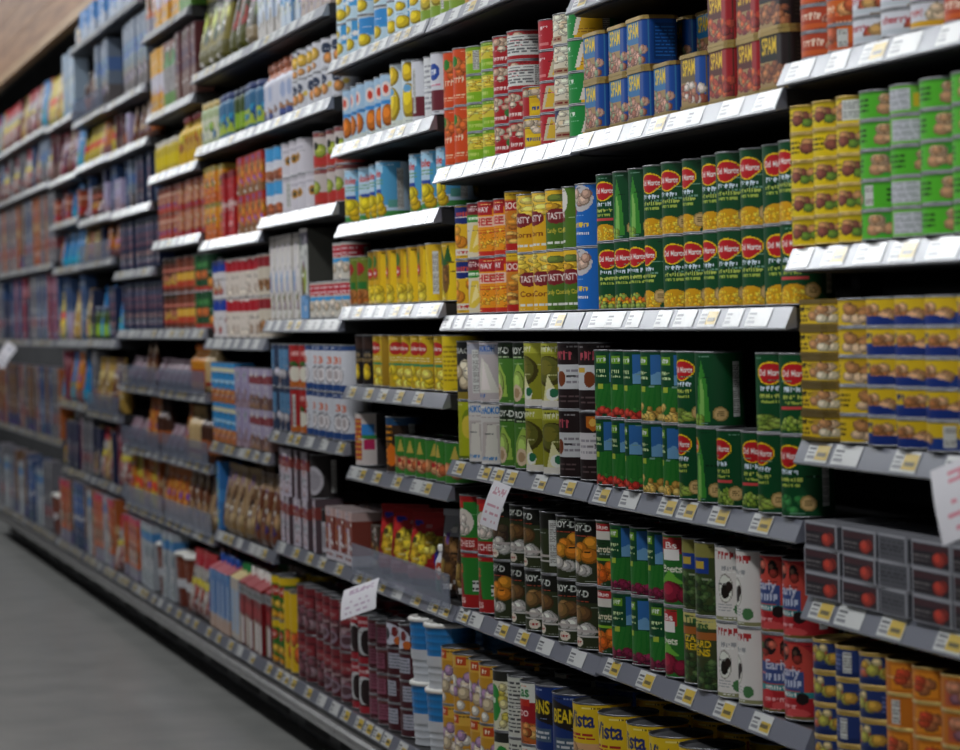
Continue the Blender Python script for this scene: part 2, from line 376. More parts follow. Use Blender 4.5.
can('mixveg', 'vegetable_can', 'green mixed-vegetable can', dm(mixed)); can('stalk2', 'bean_can', 'dark green stalk-print can', dm(beans, stalk=2))
def field(kind):
    def art(c):
        c.a[:] = col('12482a'); c.R(.12, .8, .52, .96, '2f64a0'); c.poly([(.12, .52), (.12, .66), (.5, .72), (.8, .62), (.8, .52)], '6f9cc0'); c.poly([(-1, .1), (-1, .42), (-.2, .52), (.9, .5), (.9, .1)], '2c7028')
        for i in range(5): c.poly([(-.9 + i * .35, .1), (-.3 + i * .2, .5), (-.26 + i * .2, .5), (-.75 + i * .35, .1)], '1f6a26')
        c.R(-.95, .12, .50, .97, '12482a'); c.R(-.6, -.02, .82, .93, '6a9a2c'); c.S(-.3, .875, .5, .07, 'e0e4d8'); c.S(-.3, .70, .56, .06, 'cfe0a0'); c.S(-.3, .62, .56, .05, 'cfe0a0')
        c.R(-.5, -.2, .42, .50, 'a6b83c')
        cs = {'tom': ['b82a20', 'cf4030', '2f7d2c'], 'pot': ['d8b050', 'e6c468', 'b98a38'], 'beet': ['7a1a38', '93264a', '601030'], 'car': ['orange', 'e88428']}[kind]
        c.blobs(-.9, .8, .02, .14 if kind != 'pot' else .22, 22, .18, .055, cs)
    return art
for k, d in (('tom', 'green tomato can, blue sky'), ('pot', 'green potato can, blue sky'), ('beet', 'green beet can, blue sky')):
    can('field_' + k, 'vegetable_can', d, field(k))
def carrots(c):
    c.a[:] = col('1f3a20'); c.R(-.7, .5, .72, .98, 'd8d2c8'); c.R(-.7, .5, .86, .98, 'b02a2a'); c.T('Blue', -.1, .92, .8, .07, 'white'); c.T('Carrots', -.1, .58, 1.1, .11, 'f0e0c0'); c.R(-1, 1, .40, .44, 'lime')
    c.blobs(-.9, .8, .04, .30, 16, .26, .09, ['orange', 'e88428', 'd85f14'])
can('carrot', 'carrot_can', 'carrot can, dark label', carrots)
def beets(c):
    c.a[:] = col('2c6a2a'); c.R(-.7, .4, .74, .97, 'b02a2a'); c.R(-.6, .3, .64, .8, 'eeeae2'); c.T('Bs', -.1, .86, .6, .1, 'white'); c.T('Beets', -.1, .52, 1.0, .11, 'f0ead8'); c.poly([(-.9, .3), (-.2, .5), (.5, .3)], '6fae3c')
    c.fruit(-.2, .18, .62, .16, '9a1c34'); c.fruit(.55, .13, .4, .12, '861430')
can('beet', 'beet_can', 'beet can, red and green', beets)
def greens(c):
    c.a[:] = col('3f4a24'); c.band(.80, 1.0, '8a8440'); c.R(-.7, .2, .58, .80, '1c3c8c'); c.R(-.55, .0, .64, .75, 'c8a83a'); c.blobs(-1, 1, .03, .5, 40, .2, .05, ['2c4420', '3f5a2c', '54703a', '24381a'])
def greens2(c):
    c.a[:] = col('3a4422'); c.band(.86, 1.0, 'cfc070'); c.T('Tuns', -.15, .90, 1.1, .13, 'dgreen'); c.band(.70, .80, 'a8602c'); c.T('IZARD', -.1, .64, 1.2, .1, 'yellow'); c.T('RENS', -.1, .52, 1.1, .1, 'yellow')
    c.blobs(-1, 1, .03, .42, 40, .2, .05, ['2c4420', '3f5a2c', '54703a', '24381a'])
can('greens', 'greens_can', 'olive-green leaf can', greens); can('greens2', 'greens_can', 'leaf can with yellow lettering', greens2)
def olives(c):
    c.a[:] = col('dcd8d0'); c.band(.0, .05, '8a8a60'); c.T('OASE', -.1, .90, 1.1, .14, 'b02a2a'); c.band(.82, .99, 'dcd8d0'); c.S(-.1, .90, 1.1, .13, 'b02a2a'); c.S(-.1, .72, .7, .08, 'grey'); c.E(-.3, .44, .34, .2, '9a988c'); c.E(-.3, .44, .30, .18, 'e6e2da')
    c.E(-.3, .40, .2, .10, '1c1612'); c.E(-.12, .47, .14, .07, '2a201a'); c.E(.3, .16, .25, .08, '4a7a4a'); c.lines(-.7, 0, .12, .24, 3, 'grey')
can('olive', 'olive_can', 'white can with black olives', olives)
def early(c):
    c.a[:] = col('b02428'); c.R(-1.2, -.55, .3, 1, '8a2c20'); c.E(.1, .62, .9, .36, 'c84a3c'); c.E(-.35, .86, .3, .11, '201010'); c.E(-.42, .88, .1, .04, '6a4a44'); c.E(.25, .84, .2, .11, '1c1010'); c.E(.22, .86, .08, .04, '5a4038'); c.blobs(-.9, .9, .7, .95, 5, .16, .05, ['3a5a2c', '8a2c24', 'd06a50'])
    c.poly([(-.9, .38), (-.9, .66), (.5, .62), (.5, .36)], '3d4c82'); c.T('Early', -.08, .60, .95, .17, 'd0d0dc'); c.S(-.08, .46, .95, .12, 'c0c4d8'); c.band(.27, .36, '2f8a8a'); c.E(-.5, .2, .3, .09, 'c8383c'); c.E(.2, .08, .5, .06, 'd05050'); c.S(-.1, .315, .9, .06, 'white'); c.E(.45, .27, .24, .08, '1c1010')
    c.S(-.2, .16, .8, .07, 'e6a0a0'); c.band(0, .04, '6a5a28')
def early2(c): early(c); c.band(.22, .36, '24306e'); c.S(-.1, .29, .9, .07, 'white'); c.E(-.25, .82, .3, .1, '3a5a8a'); c.E(-.25, .82, .2, .065, 'c8a050')
can('early', 'olive_can', 'red can with dark cherries', early, r=.0385); can('early2', 'olive_can', 'red can with blue band', early2, r=.0385)

# luncheon meat tins
def spam(bgc, side, meat, word='yellow'):
    def art(c):
        c.a[:] = col(side); c.R(-1.05, 1.05, 0, 1, bgc); c.R(.42, 1.02, 0, 1, side)
        c.R(-1.05, .42, .0, .50, 'a58a58'); c.blobs(-.95, .42, .04, .46, 26, .2, .075, meat); c.blobs(.5, .95, .06, .42, 9, .17, .09, meat)
        c.R(-1.05, .42, .58, .99, bgc); c.T('SPAM', -.1, .79, 1.02, .34, word)
        w = 1.55; c.R(1.2, w + .5, .1, .9, tuple(np.array(col(side)) * .82)); c.lines(1.25, w + .4, .15, .85, 9, tuple(np.minimum(255, np.array(col(side)) * 1.25 + 14)))
    return art
for k, d, a in (('spam_blue', 'blue luncheon meat tin', spam('2a70a8', '144a94', ['c89078', 'a8624c', 'd8a890', '8aa07a'])), ('spam_white', 'brown-blue luncheon meat tin', spam('6a5a3c', '1c4f9c', ['b87a5c', 'e0d0c0', '9a4a38'])),
                ('spam_red', 'red luncheon meat tin', spam('5a2418', 'a41c22', ['d8602c', 'b03a28', '8a2a26'])), ('spam_black', 'dark luncheon meat tin', spam('1a1612', '241a16', ['c07a48', '8a4a2c', 'a86038']))):
    P_(k, 'luncheon_meat_tin', 'tin', d, (lambda k=k, a=a: s_tin(k, .096, .058, .0805, a)), 0)

# flat fish cans
def tuna(bgc, band_, words, food, word='white'):
    def art(c):
        c.a[:] = col(bgc); c.R(-1.1, .1, 0, 1, bgc); c.blobs(.25, 1.0, .15, .8, 6, .3, .3, food); c.band(.04, .26, band_); (c.T(words, -.3, .62, 1.0, .42, word) if words == 'cherry' else c.S(-.3, .62, .9, .36, word))
    return art
TU = dict(r=.042, h=.0345, cv=.0016)
can('salmon', 'salmon_can', 'orange fish can', tuna('d8641c', 'b84a18', 'alta', ['e8a060', 'c85a30'], 'f0c8a0'), **TU)
can('salmon2', 'salmon_can', 'red-orange fish can', tuna('b8482a', 'd0602c', 'alta', ['e0b090', 'b03a2a'], 'f0d0b8'), **TU)
can('tunaw', 'tuna_can', 'white fish can, red word', tuna('dcdde2', 'c8ccd4', 'cherry', ['d8b070', 'c89a58', 'b05030'], 'b03038'), **TU)
can('tunay', 'tuna_can', 'white can with yellow band', tuna('d8d9e0', 'e0a81c', 'chunk', ['d8c0a0'], 'c05a5a'), **TU)
SN = dict(r=.036, h=.0372, cv=.0016)
def snack(bgc, b2, food):
    def art(c):
        c.a[:] = col(bgc); c.R(.2, 1.1, .1, .9, b2); c.blobs(-.2, .8, .2, .75, 8, .24, .2, food); c.lines(-1, -.3, .2, .8, 3, tuple(np.array(col(bgc)) * .35)); c.band(.92, 1, tuple(np.array(col(bgc)) * .8))
    return art
can('ysnack', 'fish_can', 'small yellow fish can', snack('e2c414', 'c8a814', ['c08a58', '8a4a3a', '6a8a2c']), rim='goldtin', **SN)
can('ysnack2', 'fish_can', 'yellow can with barcode', lambda c: (snack('e2c414', 'dcd8cc', ['c08a58'])(c), c.R(.1, .8, .1, .9, 'd8d8d4'), c.lines(.15, .75, .15, .85, 6, '8a8a88')), rim='goldtin', **SN)
can('gsnack', 'fish_can', 'lime-green fish can', snack('54b22c', '3f9a34', ['d0a078', 'c0906a', 'd8b088']), r=.042, h=.0372, cv=.0016)
def glab(c): c.a[:] = col('6fb43c'); c.R(-.7, .5, .08, .92, 'c4c8cc'); c.lines(-.65, .45, .12, .88, 6, '8a9090'); c.R(.6, 1, .2, .7, 'c8b01c')
can('gsnack2', 'fish_can', 'green can with white panel', glab, r=.042, h=.0372, cv=.0016)
def sard(c):
    c.a[:] = col('e0bc14'); c.R(.0, .95, .12, .9, 'b8902c'); c.blobs(.05, .9, .25, .8, 8, .25, .2, ['d8b890', 'c08a58', 'e0d0b0']); c.S(-.45, .72, .95, .26, '2a2410'); c.lines(-.95, -.2, .1, .5, 2, '6a5410')
P_('sard', 'fish_tin', 'tin', 'wide yellow fish tin', lambda: s_tin('sard', .118, .07, .0372, sard, rad=.03), 0)
def bluetuna(c): c.a[:] = col('1c3a86'); c.band(.45, 1, 'd8b41c'); c.blobs(-.5, .6, .3, .75, 9, .26, .2, ['d8a878', 'c08a5c', 'b0703c']); c.S(-.7, .75, .5, .3, '1c2a60'); c.E(-.2, .15, .8, .22, '16307a')
can('btuna', 'tuna_can', 'blue and yellow fish can', bluetuna, r=.042, h=.0372, cv=.0016); can('ytuna', 'tuna_can', 'yellow and tan fish can', snack('d8b41c', 'c89a1c', ['d8b890', 'b8804c']), r=.042, h=.0372, cv=.0016)
def pack(c):
    c.a[:] = col('55565c'); c.R(-.92, .92, .1, .86, '2a2428'); c.R(-.92, .92, .62, .86, '4a2a30'); c.blobs(.1, .7, .25, .6, 4, .3, .24, ['a02420', 'c03a2c']); c.lines(-.85, 0, .2, .5, 2, '6a6668'); c.band(.90, 1, 'a8a8ae'); c.band(0, .06, '8a8a90'); c.R(-1.02, -.92, 0, 1, '9a9aa0'); c.R(.92, 1.02, 0, 1, '9a9aa0')
def pack2(c): pack(c); c.R(-.92, .92, .1, .86, '5a5a60'); c.lines(-.85, .85, .2, .8, 4, '3a3a40')
box('pack', 'fruit_pack', 'dark film pack, red berries', .112, .1, .0335, pack, side='4a4a50', cap='77777c', cat='pack', cu=.0025, cv=.0016, flap=False)
box('pack2', 'fruit_pack', 'plain grey film pack', .086, .1, .0335, pack2, side='5a5a60', cap='77777c', cat='pack', cu=.0025, cv=.0016, flap=False)
def pate(c): c.a[:] = col('22386e'); c.blobs(-.7, .5, .35, .8, 9, .24, .18, ['d0a03c', 'c86a4a', 'e0c890', 'b8b048']); c.band(.0, .2, '1a2a5a'); c.lines(.6, 1, .2, .8, 4, '6a7aa8'); c.band(.94, 1, 'd0b040')
can('pate', 'pate_can', 'dark blue fish can', pate, r=.038, h=.043, rim='goldtin', cv=.0018)
def orng(c): c.a[:] = col('c8701c'); c.R(-.6, .5, .1, .9, 'e08c24'); c.blobs(-.3, .4, .3, .7, 5, .3, .2, ['c8482a', 'b06a3a'])
can('orng', 'fish_can', 'small orange fish can', orng, r=.038, h=.043, rim='goldtin', cv=.002); can('orng2', 'fish_can', 'salmon-pink fish can', lambda c: (orng(c), c.R(-.6, .5, .1, .9, 'b8583c'), c.blobs(-.3, .4, .3, .7, 6, .3, .2, ['8a5a6a', 'd08a6a'])), r=.038, h=.043, rim='goldtin', cv=.002)

# third-nearest bay, upper shelf: tall carrots, low tins in stacks
def tall_orange(c): c.a[:] = col('d8501c'); c.blobs(-.9, .7, .35, .8, 8, .3, .1, ['e8843c', 'e06a28']); c.E(-.3, .78, .28, .1, '2f7d2c'); c.S(0, .45, .9, .12, 'f0d8b8'); c.lines(-.8, .6, .1, .2, 2, 'f0c8a0')
can('torange', 'carrot_can', 'orange can with leaf', tall_orange, r=.033, h=.112)
FL = dict(r=.043, h=.0545, cv=.0016)
def ycorn(c): c.a[:] = col('d8c83c'); c.band(0, .40, '86b41c'); c.band(.86, 1, '7aa024'); c.blobs(-.9, .8, .48, .78, 10, .34, .08, ['corn', 'e8c83c', 'f0d860']); c.S(-.2, .2, 1.0, .16, 'b8d060')
can('ycorn', 'corn_can', 'flat yellow and green can', ycorn, **FL)
def mush(c): c.a[:] = col('b01c24'); c.blobs(-.8, .8, .55, .85, 10, .24, .12, ['e0d0b8', 'd0b898', 'c8a888']); c.band(0, .42, 'a81820'); c.S(-.1, .2, 1.3, .18, 'f0d8d0'); c.E(.6, .38, .18, .14, '3f7d3a')
can('mush', 'mushroom_can', 'flat red mushroom can', mush, **FL)
def mushw(c): mush(c); c.R(-.6, 1.2, .14, .88, 'dcdcda'); c.lines(-.55, 1.1, .2, .84, 6, '6a6a6a')
can('mushw', 'mushroom_can', 'flat red can, printed panel', mushw, **FL)
def mushy(c): c.a[:] = col('dcb41c'); c.R(-1.2, -.3, 0, 1, 'b01c24'); c.blobs(-.8, .9, .5, .85, 10, .24, .12, ['e0d0b8', 'c8b89c']); c.R(-.2, .9, .08, .45, 'e8c81c'); c.S(.3, .26, .9, .16, '2a4a8a')
can('mushy', 'mushroom_can', 'flat red and yellow can', mushy, **FL)
def redban(c): c.a[:] = col('b41c2a'); c.poly([(-.1, .1), (.2, .9), (.9, .9), (.9, .1)], 'cfc0a0'); c.poly([(.1, .15), (.35, .85), (.6, .6), (.5, .15)], 'e0b43c'); c.S(-.45, .75, .5, .16, 'e8d0d0'); c.R(-.8, -.2, .14, .22, 'd87a7a')
can('redban', 'fruit_can', 'flat red can, yellow slices', redban, **FL)
def wbean(c): c.a[:] = col('e0d4bc'); c.blobs(-1, 1, .3, .9, 16, .3, .12, ['f0e6d0', 'd8c4a0', 'e8dcc0']); c.poly([(-1.2, 1), (-.5, 1), (-.9, .6), (-1.2, .6)], '2a2a5a'); c.R(-.9, .3, .05, .25, 'b08a6a'); c.lines(-.8, .2, .08, .22, 1, '7a1c1c')
can('wbean', 'bean_can', 'flat cream bean can', wbean, **FL)
def gyel(c): c.a[:] = col('1f8a3c'); c.poly([(0, 0), (.1, .4), (.5, 1), (1.2, 1), (1.2, 0)], 'e8b41c'); c.poly([(-.05, .1), (.25, .95), (.45, .95), (.15, .1)], 'e8e0cc'); c.S(-.5, .75, .4, .18, 'e0ead8'); c.lines(.2, .9, .15, .3, 2, 'a86a14')
can('gyel', 'fruit_can', 'flat green and yellow can', gyel, **FL)

# third-nearest bay, eye level
def peach(c): c.a[:] = col('dcae1c'); c.band(.66, .98, '16286e'); c.S(-.15, .84, 1.1, .12, 'c8483c'); c.band(.78, .79, 'white'); c.blobs(-.8, .7, .3, .58, 6, .4, .12, ['e88c1c', 'e8a030']); c.band(.05, .18, 'dcd4c0'); c.S(-.1, .115, 1.2, .08, 'b83028')
can('peach', 'peach_can', 'blue and yellow peach can', peach)
def banana(c): c.a[:] = col('d8ccb0'); c.band(.80, 1, '7a1a24'); c.S(-.1, .9, .9, .08, 'e0c0c0'); c.band(.66, .80, '2f8a2c'); c.S(-.1, .73, 1.1, .07, 'e0ead0'); c.poly([(-.6, .1), (-.2, .6), (.2, .6), (.3, .2), (0, .08)], 'e0c040'); c.poly([(-.3, .15), (.1, .55), (.25, .3)], 'f0e090'); c.E(.5, .35, .25, .25, 'b0a8b0')
can('banana', 'baby_corn_can', 'red-topped cream can', banana)
def kern(c): c.a[:] = col('e8981c'); c.band(.88, 1, 'c02a20'); c.R(-.7, .4, .76, .96, 'b01c24'); c.T('WAY', -.15, .86, .8, .1, 'white'); c.R(-.8, .5, .54, .72, 'e8c8b0'); c.T('HEE', -.15, .63, 1.1, .15, 'c02828'); c.blobs(-1, 1, .1, .46, 40, .12, .035, ['f0a81c', 'e88c14', 'f4bc3c']); c.lines(-.8, .5, .4, .5, 2, 'c8501c'); c.band(0, .08, 'c8301c')
can('kern', 'corn_can', 'orange can, red emblem', kern)
def thin(c): c.a[:] = col('c87a1c'); c.band(.68, .86, 'a81c20'); c.T('BOO', 0, .77, 1.0, .12, 'f0e0d0'); c.blobs(-.9, .9, .14, .6, 12, .5, .05, ['d8902c', 'a8601c', 'e0b050']); c.band(0, .12, 'b02018'); c.band(.88, 1, 'd8b01c')
can('thin', 'fruit_can', 'narrow orange-brown can', thin, r=.033)
def tasty(bgc, words, foodc):
    def art(c):
        c.a[:] = col(bgc); c.band(.62, 1, foodc[0]); c.blobs(-1, 1, .66, .98, 12, .5, .06, foodc); c.E(-.1, .56, .62, .13, '7a1c22'); c.T('TASTY', -.1, .56, 1.0, .12, 'e8dcd8'); (c.T if words != 'Cut Corn' else (lambda t, *a: c.S(*a)))(words, -.1, .30, 1.1, .1, 'd8c03c' if bgc != 'e0aa1c' else '7a3a14'); c.lines(-.7, .6, .06, .14, 1, 'e0e0d0')
    return art
can('tasty_y', 'baby_corn_can', 'yellow can, maroon badge', tasty('e0aa1c', 'Corn', ['f0c840', 'e0a828', 'f4dc70'])); can('tasty_g', 'baby_corn_can', 'green can, maroon badge', tasty('4a6a1c', 'Candy Corn', ['e8b828', 'd8a020', '6a7a2c']))
def hatch(c): tasty('4a6a1c', 'Cut Corn', ['e8d8c8', 'd8c0b0'])(c); c.R(-.2, 1.3, 0, 1, '50701e'); c.E(-.3, .8, .35, .2, 'e0d8cc')
can('hatch', 'baby_corn_can', 'olive-green plain can', hatch)
def tblue(c): c.a[:] = col('1868b8'); c.E(-.3, .78, .6, .22, 'c8c0c0'); c.blobs(-.7, .1, .66, .92, 7, .24, .08, ['d8b8a0', 'c8a088', 'e0ccb8']); c.E(-.9, .58, .3, .1, '7a1c22'); c.S(-.3, .34, .9, .1, 'e8c83c'); c.S(-.3, .2, .9, .06, 'white')
can('tblue', 'mushroom_can', 'bright blue can', tblue)

# third-nearest bay, below eye level
def diag(c): c.a[:] = col('2c2c28'); c.T('DIAC', -.1, .85, 1.1, .1, 'b8b8b0'); c.blobs(-.7, .5, .25, .62, 6, .36, .12, ['e0d4b8', 'd0bc98']); c.band(0, .12, '8a7a2c')
can('diag', 'fruit_can', 'charcoal can, pale fruit', diag)
def lime_(c): c.a[:] = col('a8b01c'); c.E(.0, .62, .5, .26, '7a8a1c'); c.E(-.1, .56, .4, .2, 'd8c040'); c.E(.4, .24, .3, .11, 'white'); c.S(.4, .24, .4, .07, 'c02a2a'); c.band(0, .05, '5a6a14')
can('limec', 'fruit_can', 'lime-yellow can', lime_)
def chi(c): c.a[:] = col('b8b0ac'); c.band(.80, .98, 'a0a4b0'); c.T('CHAOKOH', -.1, .90, 1.2, .11, '2c5aa8'); c.poly([(-.8, .15), (-.2, .75), (.2, .62), (.7, .15)], 'd8d0c8'); c.poly([(-.3, .2), (-.1, .7), (.3, .2)], 'e8e0d8'); c.S(-.3, .1, .6, .08, '3a6ab0')
def chi2(c): c.a[:] = col('d0ccc8'); c.T('CHAOKOH', -.1, .90, 1.3, .12, '1c6ab8'); c.lines(-.8, .6, .76, .80, 1, 'a09088'); c.poly([(-.7, .1), (-.5, .7), (.5, .7), (.6, .1)], 'c0b4ac'); c.poly([(-.4, .1), (-.2, .66), (.2, .66), (.3, .1)], 'd8d0c8'); c.S(-.2, .08, .9, .08, '5a8ab8')
can('chi', 'fruit_can', 'grey can, blue lettering', chi); can('chi2', 'fruit_can', 'pale grey can, blue lettering', chi2)
def royg(c): c.a[:] = col('4a7a28'); c.band(.74, 1, '1c2a18'); c.T('ROY-D', -.15, .87, 1.1, .11, 'e8e8e0'); c.lines(-.6, .4, .74, .78, 1, 'a8b890'); c.poly([(-.8, .08), (-.7, .4), (-.2, .68), (.2, .45), (.3, .1)], '9ab84c'); c.fruit(-.25, .3, .38, .24, 'a8c05a'); c.E(-.35, .18, .34, .14, 'd0bc9c'); c.E(-.35, .18, .2, .08, 'a88a68')
can('royg', 'fruit_can', 'green fruit can, black top', royg)
def oliv(c): c.a[:] = col('8a8a24'); c.band(.84, 1, 'b0b03c'); c.S(-.2, .91, 1.0, .1, 'd8d8b0'); c.fruit(-.2, .56, .8, .24, '6a6420'); c.poly([(-.5, .1), (-.2, .5), (.3, .2), (.2, .06)], 'e0d8a0'); c.band(0, .10, 'd8d4c4'); c.E(0, .2, .3, .1, 'e6e4d8'); c.E(.1, .22, .2, .07, '2c6a4a')
can('oliv', 'fruit_can', 'mustard-olive can', oliv)
def bw(c): c.a[:] = col('221816'); c.band(.30, .68, 'c8c4c4'); c.S(-.15, .82, 1.0, .16, 'b04a52'); c.E(-.2, .46, .26, .12, '7a3a1c'); c.R(-.9, -.4, .56, .64, 'c8a03c'); c.lines(.1, .9, .36, .62, 3, '8a8488'); c.lines(-.7, .6, .08, .22, 2, '5a4a46')
def bw2(c): c.a[:] = col('221816'); c.band(.30, .70, 'd0cccc'); c.poly([(-.4, .95), (.2, .95), (.2, .80), (-.1, .72), (-.4, .80)], 'b8641c'); c.E(-.1, .86, .15, .06, 'e0b050'); c.S(.2, .5, .5, .1, '4a4448'); c.lines(-.8, .1, .36, .62, 3, '9a949a'); c.lines(-.7, .6, .08, .22, 2, '5a4a46')
can('bw', 'bean_can', 'black and white can', bw); can('bw2', 'bean_can', 'black can, orange shield', bw2)
def lychee(c): c.a[:] = col('2c7a2c'); c.band(0, .24, 'a01c1c'); c.band(.90, 1, 'a01c1c'); c.E(-.1, .52, .62, .25, 'd8ccc0'); c.blobs(-.5, .3, .36, .66, 9, .24, .1, ['ece4da', 'd8c8bc', 'e4d8cc']); c.T('LYCHEES', -.1, .13, 1.3, .12, 'f0e0d8'); c.R(-.4, .0, .78, .92, 'c02a24')
def lychee2(c): c.a[:] = col('2c7a2c'); c.band(0, .24, 'a01c1c'); c.band(.92, 1, 'a01c1c'); c.poly([(-.9, .24), (-.6, .8), (-.4, .24)], '8a1c1c'); c.T('R2', -.7, .72, .5, .16, 'd8603c'); c.R(.1, .75, .30, .50, 'd8d8d4'); c.lines(.1, .75, .30, .50, 2, '2a2a2a'); c.T('IES', -.6, .13, .6, .1, 'f0e0d8')
can('lychee', 'lychee_can', 'red and green lychee can', lychee, r=.045); can('lychee2', 'lychee_can', 'green can with barcode', lychee2, r=.045)
def royd(fr, kind):
    def art(c):
        c.a[:] = col('2e3420'); c.band(.74, 1, '161814'); c.T('ROY-D', -.15, .88, 1.1, .11, 'e4e4dc'); c.lines(-.6, .4, .74, .78, 1, 'b04a30')
        c.blobs(-.7, .5, .42, .64, 4, .36, .11, fr); c.blobs(-.6, .4, .14, .34, 4, .34, .1, ['e0dcd4', 'd4ccc4'])
        if kind: c.band(.26, .30, 'b8b0a8'); c.band(.18, .21, 'c8c0b8'); c.E(-.2, .10, .3, .08, 'e0d0c0'); c.S(-.2, .10, .35, .05, 'b02a24')
    return art
can('roy_o', 'fruit_can', 'black-topped orange-fruit can', royd(['e09024', 'd8801c'], 0)); can('roy_b', 'fruit_can', 'black-topped brown-fruit can', royd(['8a6434', 'a87a44', '6f4c26'], 1))
can('roy_d', 'fruit_can', 'black-topped dark fruit can', royd(['4a3a2a', '5a4430'], 1))

# bottom deck of the near bays
def garlic(c): c.a[:] = col('c8902c'); c.band(.78, 1, 'd8a840'); c.R(-.5, .1, .82, .98, 'c0481c'); c.S(-.2, .9, .3, .1, 'f0e0c0'); c.blobs(-.8, .7, .08, .66, 12, .36, .12, ['e0d4c0', 'd0bc9c', 'e8e0d4', 'b08ab0'])
can('garlic', 'chickpea_can', 'tan-orange can', garlic, r=.039, h=.115)
def gcirc(c): c.a[:] = col('d8d0b4'); c.band(.84, 1, '2a2a24'); c.E(-.1, .46, .5, .32, '2c8a34'); c.S(-.1, .5, .4, .12, 'e8f0e0'); c.blobs(.3, 1, .1, .8, 8, .24, .08, ['c8b84c', 'd8cc90']); c.blobs(-1, -.4, .02, .2, 5, .3, .08, ['e0d8c0'])
can('gcirc', 'chickpea_can', 'cream can, green disc', gcirc, r=.039, h=.115)
def ingr(c): c.a[:] = col('c8c4bc'); c.lines(-.9, .3, .06, .94, 13, '4a4a4a'); c.R(.4, 1.2, 0, 1, '6a1c1c')
can('ingr', 'soup_can', 'white can of small print', ingr, r=.039, h=.115)
def kas(c): c.a[:] = col('a02024'); c.band(.68, 1, 'e0dcd4'); c.T('Kas', -.1, .86, 1.0, .18, '2c7a3a'); c.R(-.6, .4, .62, .74, 'c0301c'); c.T('UDO', -.1, .5, .9, .1, 'f0e0d8'); c.band(0, .34, 'b8602c'); c.blobs(-.9, .8, .04, .32, 10, .28, .08, ['d8904c', 'a8481c', 'e0b060'])
can('kas', 'soup_can', 'red and white soup can', kas, r=.039, h=.115)
def bush(c): c.a[:] = col('16306c'); c.poly([(-.9, .55), (-.9, .95), (.6, .75), (.6, .4)], '1c1a14'); c.T('BEANS', -.15, .68, 1.2, .22, 'e0c020'); c.R(-.7, .5, .14, .34, '4a5a6a'); c.lines(-.6, .4, .16, .32, 2, 'c8c8c8'); c.R(.6, 1.4, 0, 1, '1c50a8')
can('bush', 'bean_can', 'blue can, yellow lettering', bush, r=.05, h=.118)
def vista(c): c.a[:] = col('dcb81c'); c.band(0, .42, 'd0a070'); c.T('Vista', -.1, .78, 1.2, .24, '1c2a6a'); c.blobs(-1, 1, .02, .34, 16, .3, .1, ['d8b07c', 'c8986a', 'e0c090']); c.lines(-.7, .5, .46, .58, 2, 'a02a24'); c.R(.75, 1.2, .1, .9, 'a8501c')
can('vista', 'bean_can', 'yellow can, blue lettering', vista, r=.05, h=.118)
P_('tub', 'storage_tub', 'tub', 'blue and white ridged tub', lambda: s_tub('tub', .055, .135, '2478b8', 'c4c6ca'))
def dkred(seed, pale):
    def art(c):
        c.a[:] = col('5a1c22'); c.band(.86, 1, '7a2a30'); c.R(-.7, .5, .58, .80, '8a3038'); c.S(-.1, .68, .9, .1, '9a7074'); c.blobs(-.7, .5, .12, .5, 8, .34, .1, ['6a343c', '9a8084', '4a1a22', '7a4850'])
        if pale: c.E(-.2, .2, .6, .14, '8a7a84'); c.E(-.2, .22, .45, .08, '5a3a40'); c.R(-.6, .4, .44, .49, '9a8484')
    return art
can('dkred', 'bean_can', 'dark red bean can', dkred(1, False), r=.043, h=.117); can('dkred2', 'bean_can', 'dark red can, pale bowl', dkred(2, True), r=.043, h=.117)
def spl(c): c.a[:] = col('3a1c20'); c.band(.78, 1, 'a82430'); c.S(-.1, .88, 1.0, .1, 'e0c8c8'); c.E(-.1, .48, .7, .3, 'c8c4c8'); c.E(.1, .46, .5, .26, '2a1c20'); c.band(0, .14, 'a02430')
can('spl', 'bean_can', 'red-topped black can', spl, r=.04, h=.112)
def pinky(c): c.a[:] = col('4a1a20'); c.R(-.6, .5, .2, .85, '8a4c60'); c.lines(-.5, .4, .3, .8, 4, '5a2430'); c.band(.9, 1, '6a3a3c')
can('pinky', 'bean_can', 'maroon can, pink panel', pinky, r=.037, h=.056)
def eyes(c): c.a[:] = col('3a2024'); c.E(-.2, .5, .8, .42, 'c8c8d0'); c.E(-.4, .5, .25, .25, '2a1c24'); c.E(.2, .6, .2, .2, '7a2c2c'); c.E(.4, .25, .25, .16, 'c8682c')
can('eyes', 'bean_can', 'maroon can, white splash', eyes, r=.043, h=.06)
can('eyes2', 'bean_can', 'maroon can, grey panel', lambda c: (eyes(c), c.R(-1, 1, 0, 1, '4a1c22'), c.R(-.5, .5, .25, .85, 'a8a8b4'), c.lines(-.45, .45, .3, .8, 4, '6a6a74')), r=.043, h=.06)

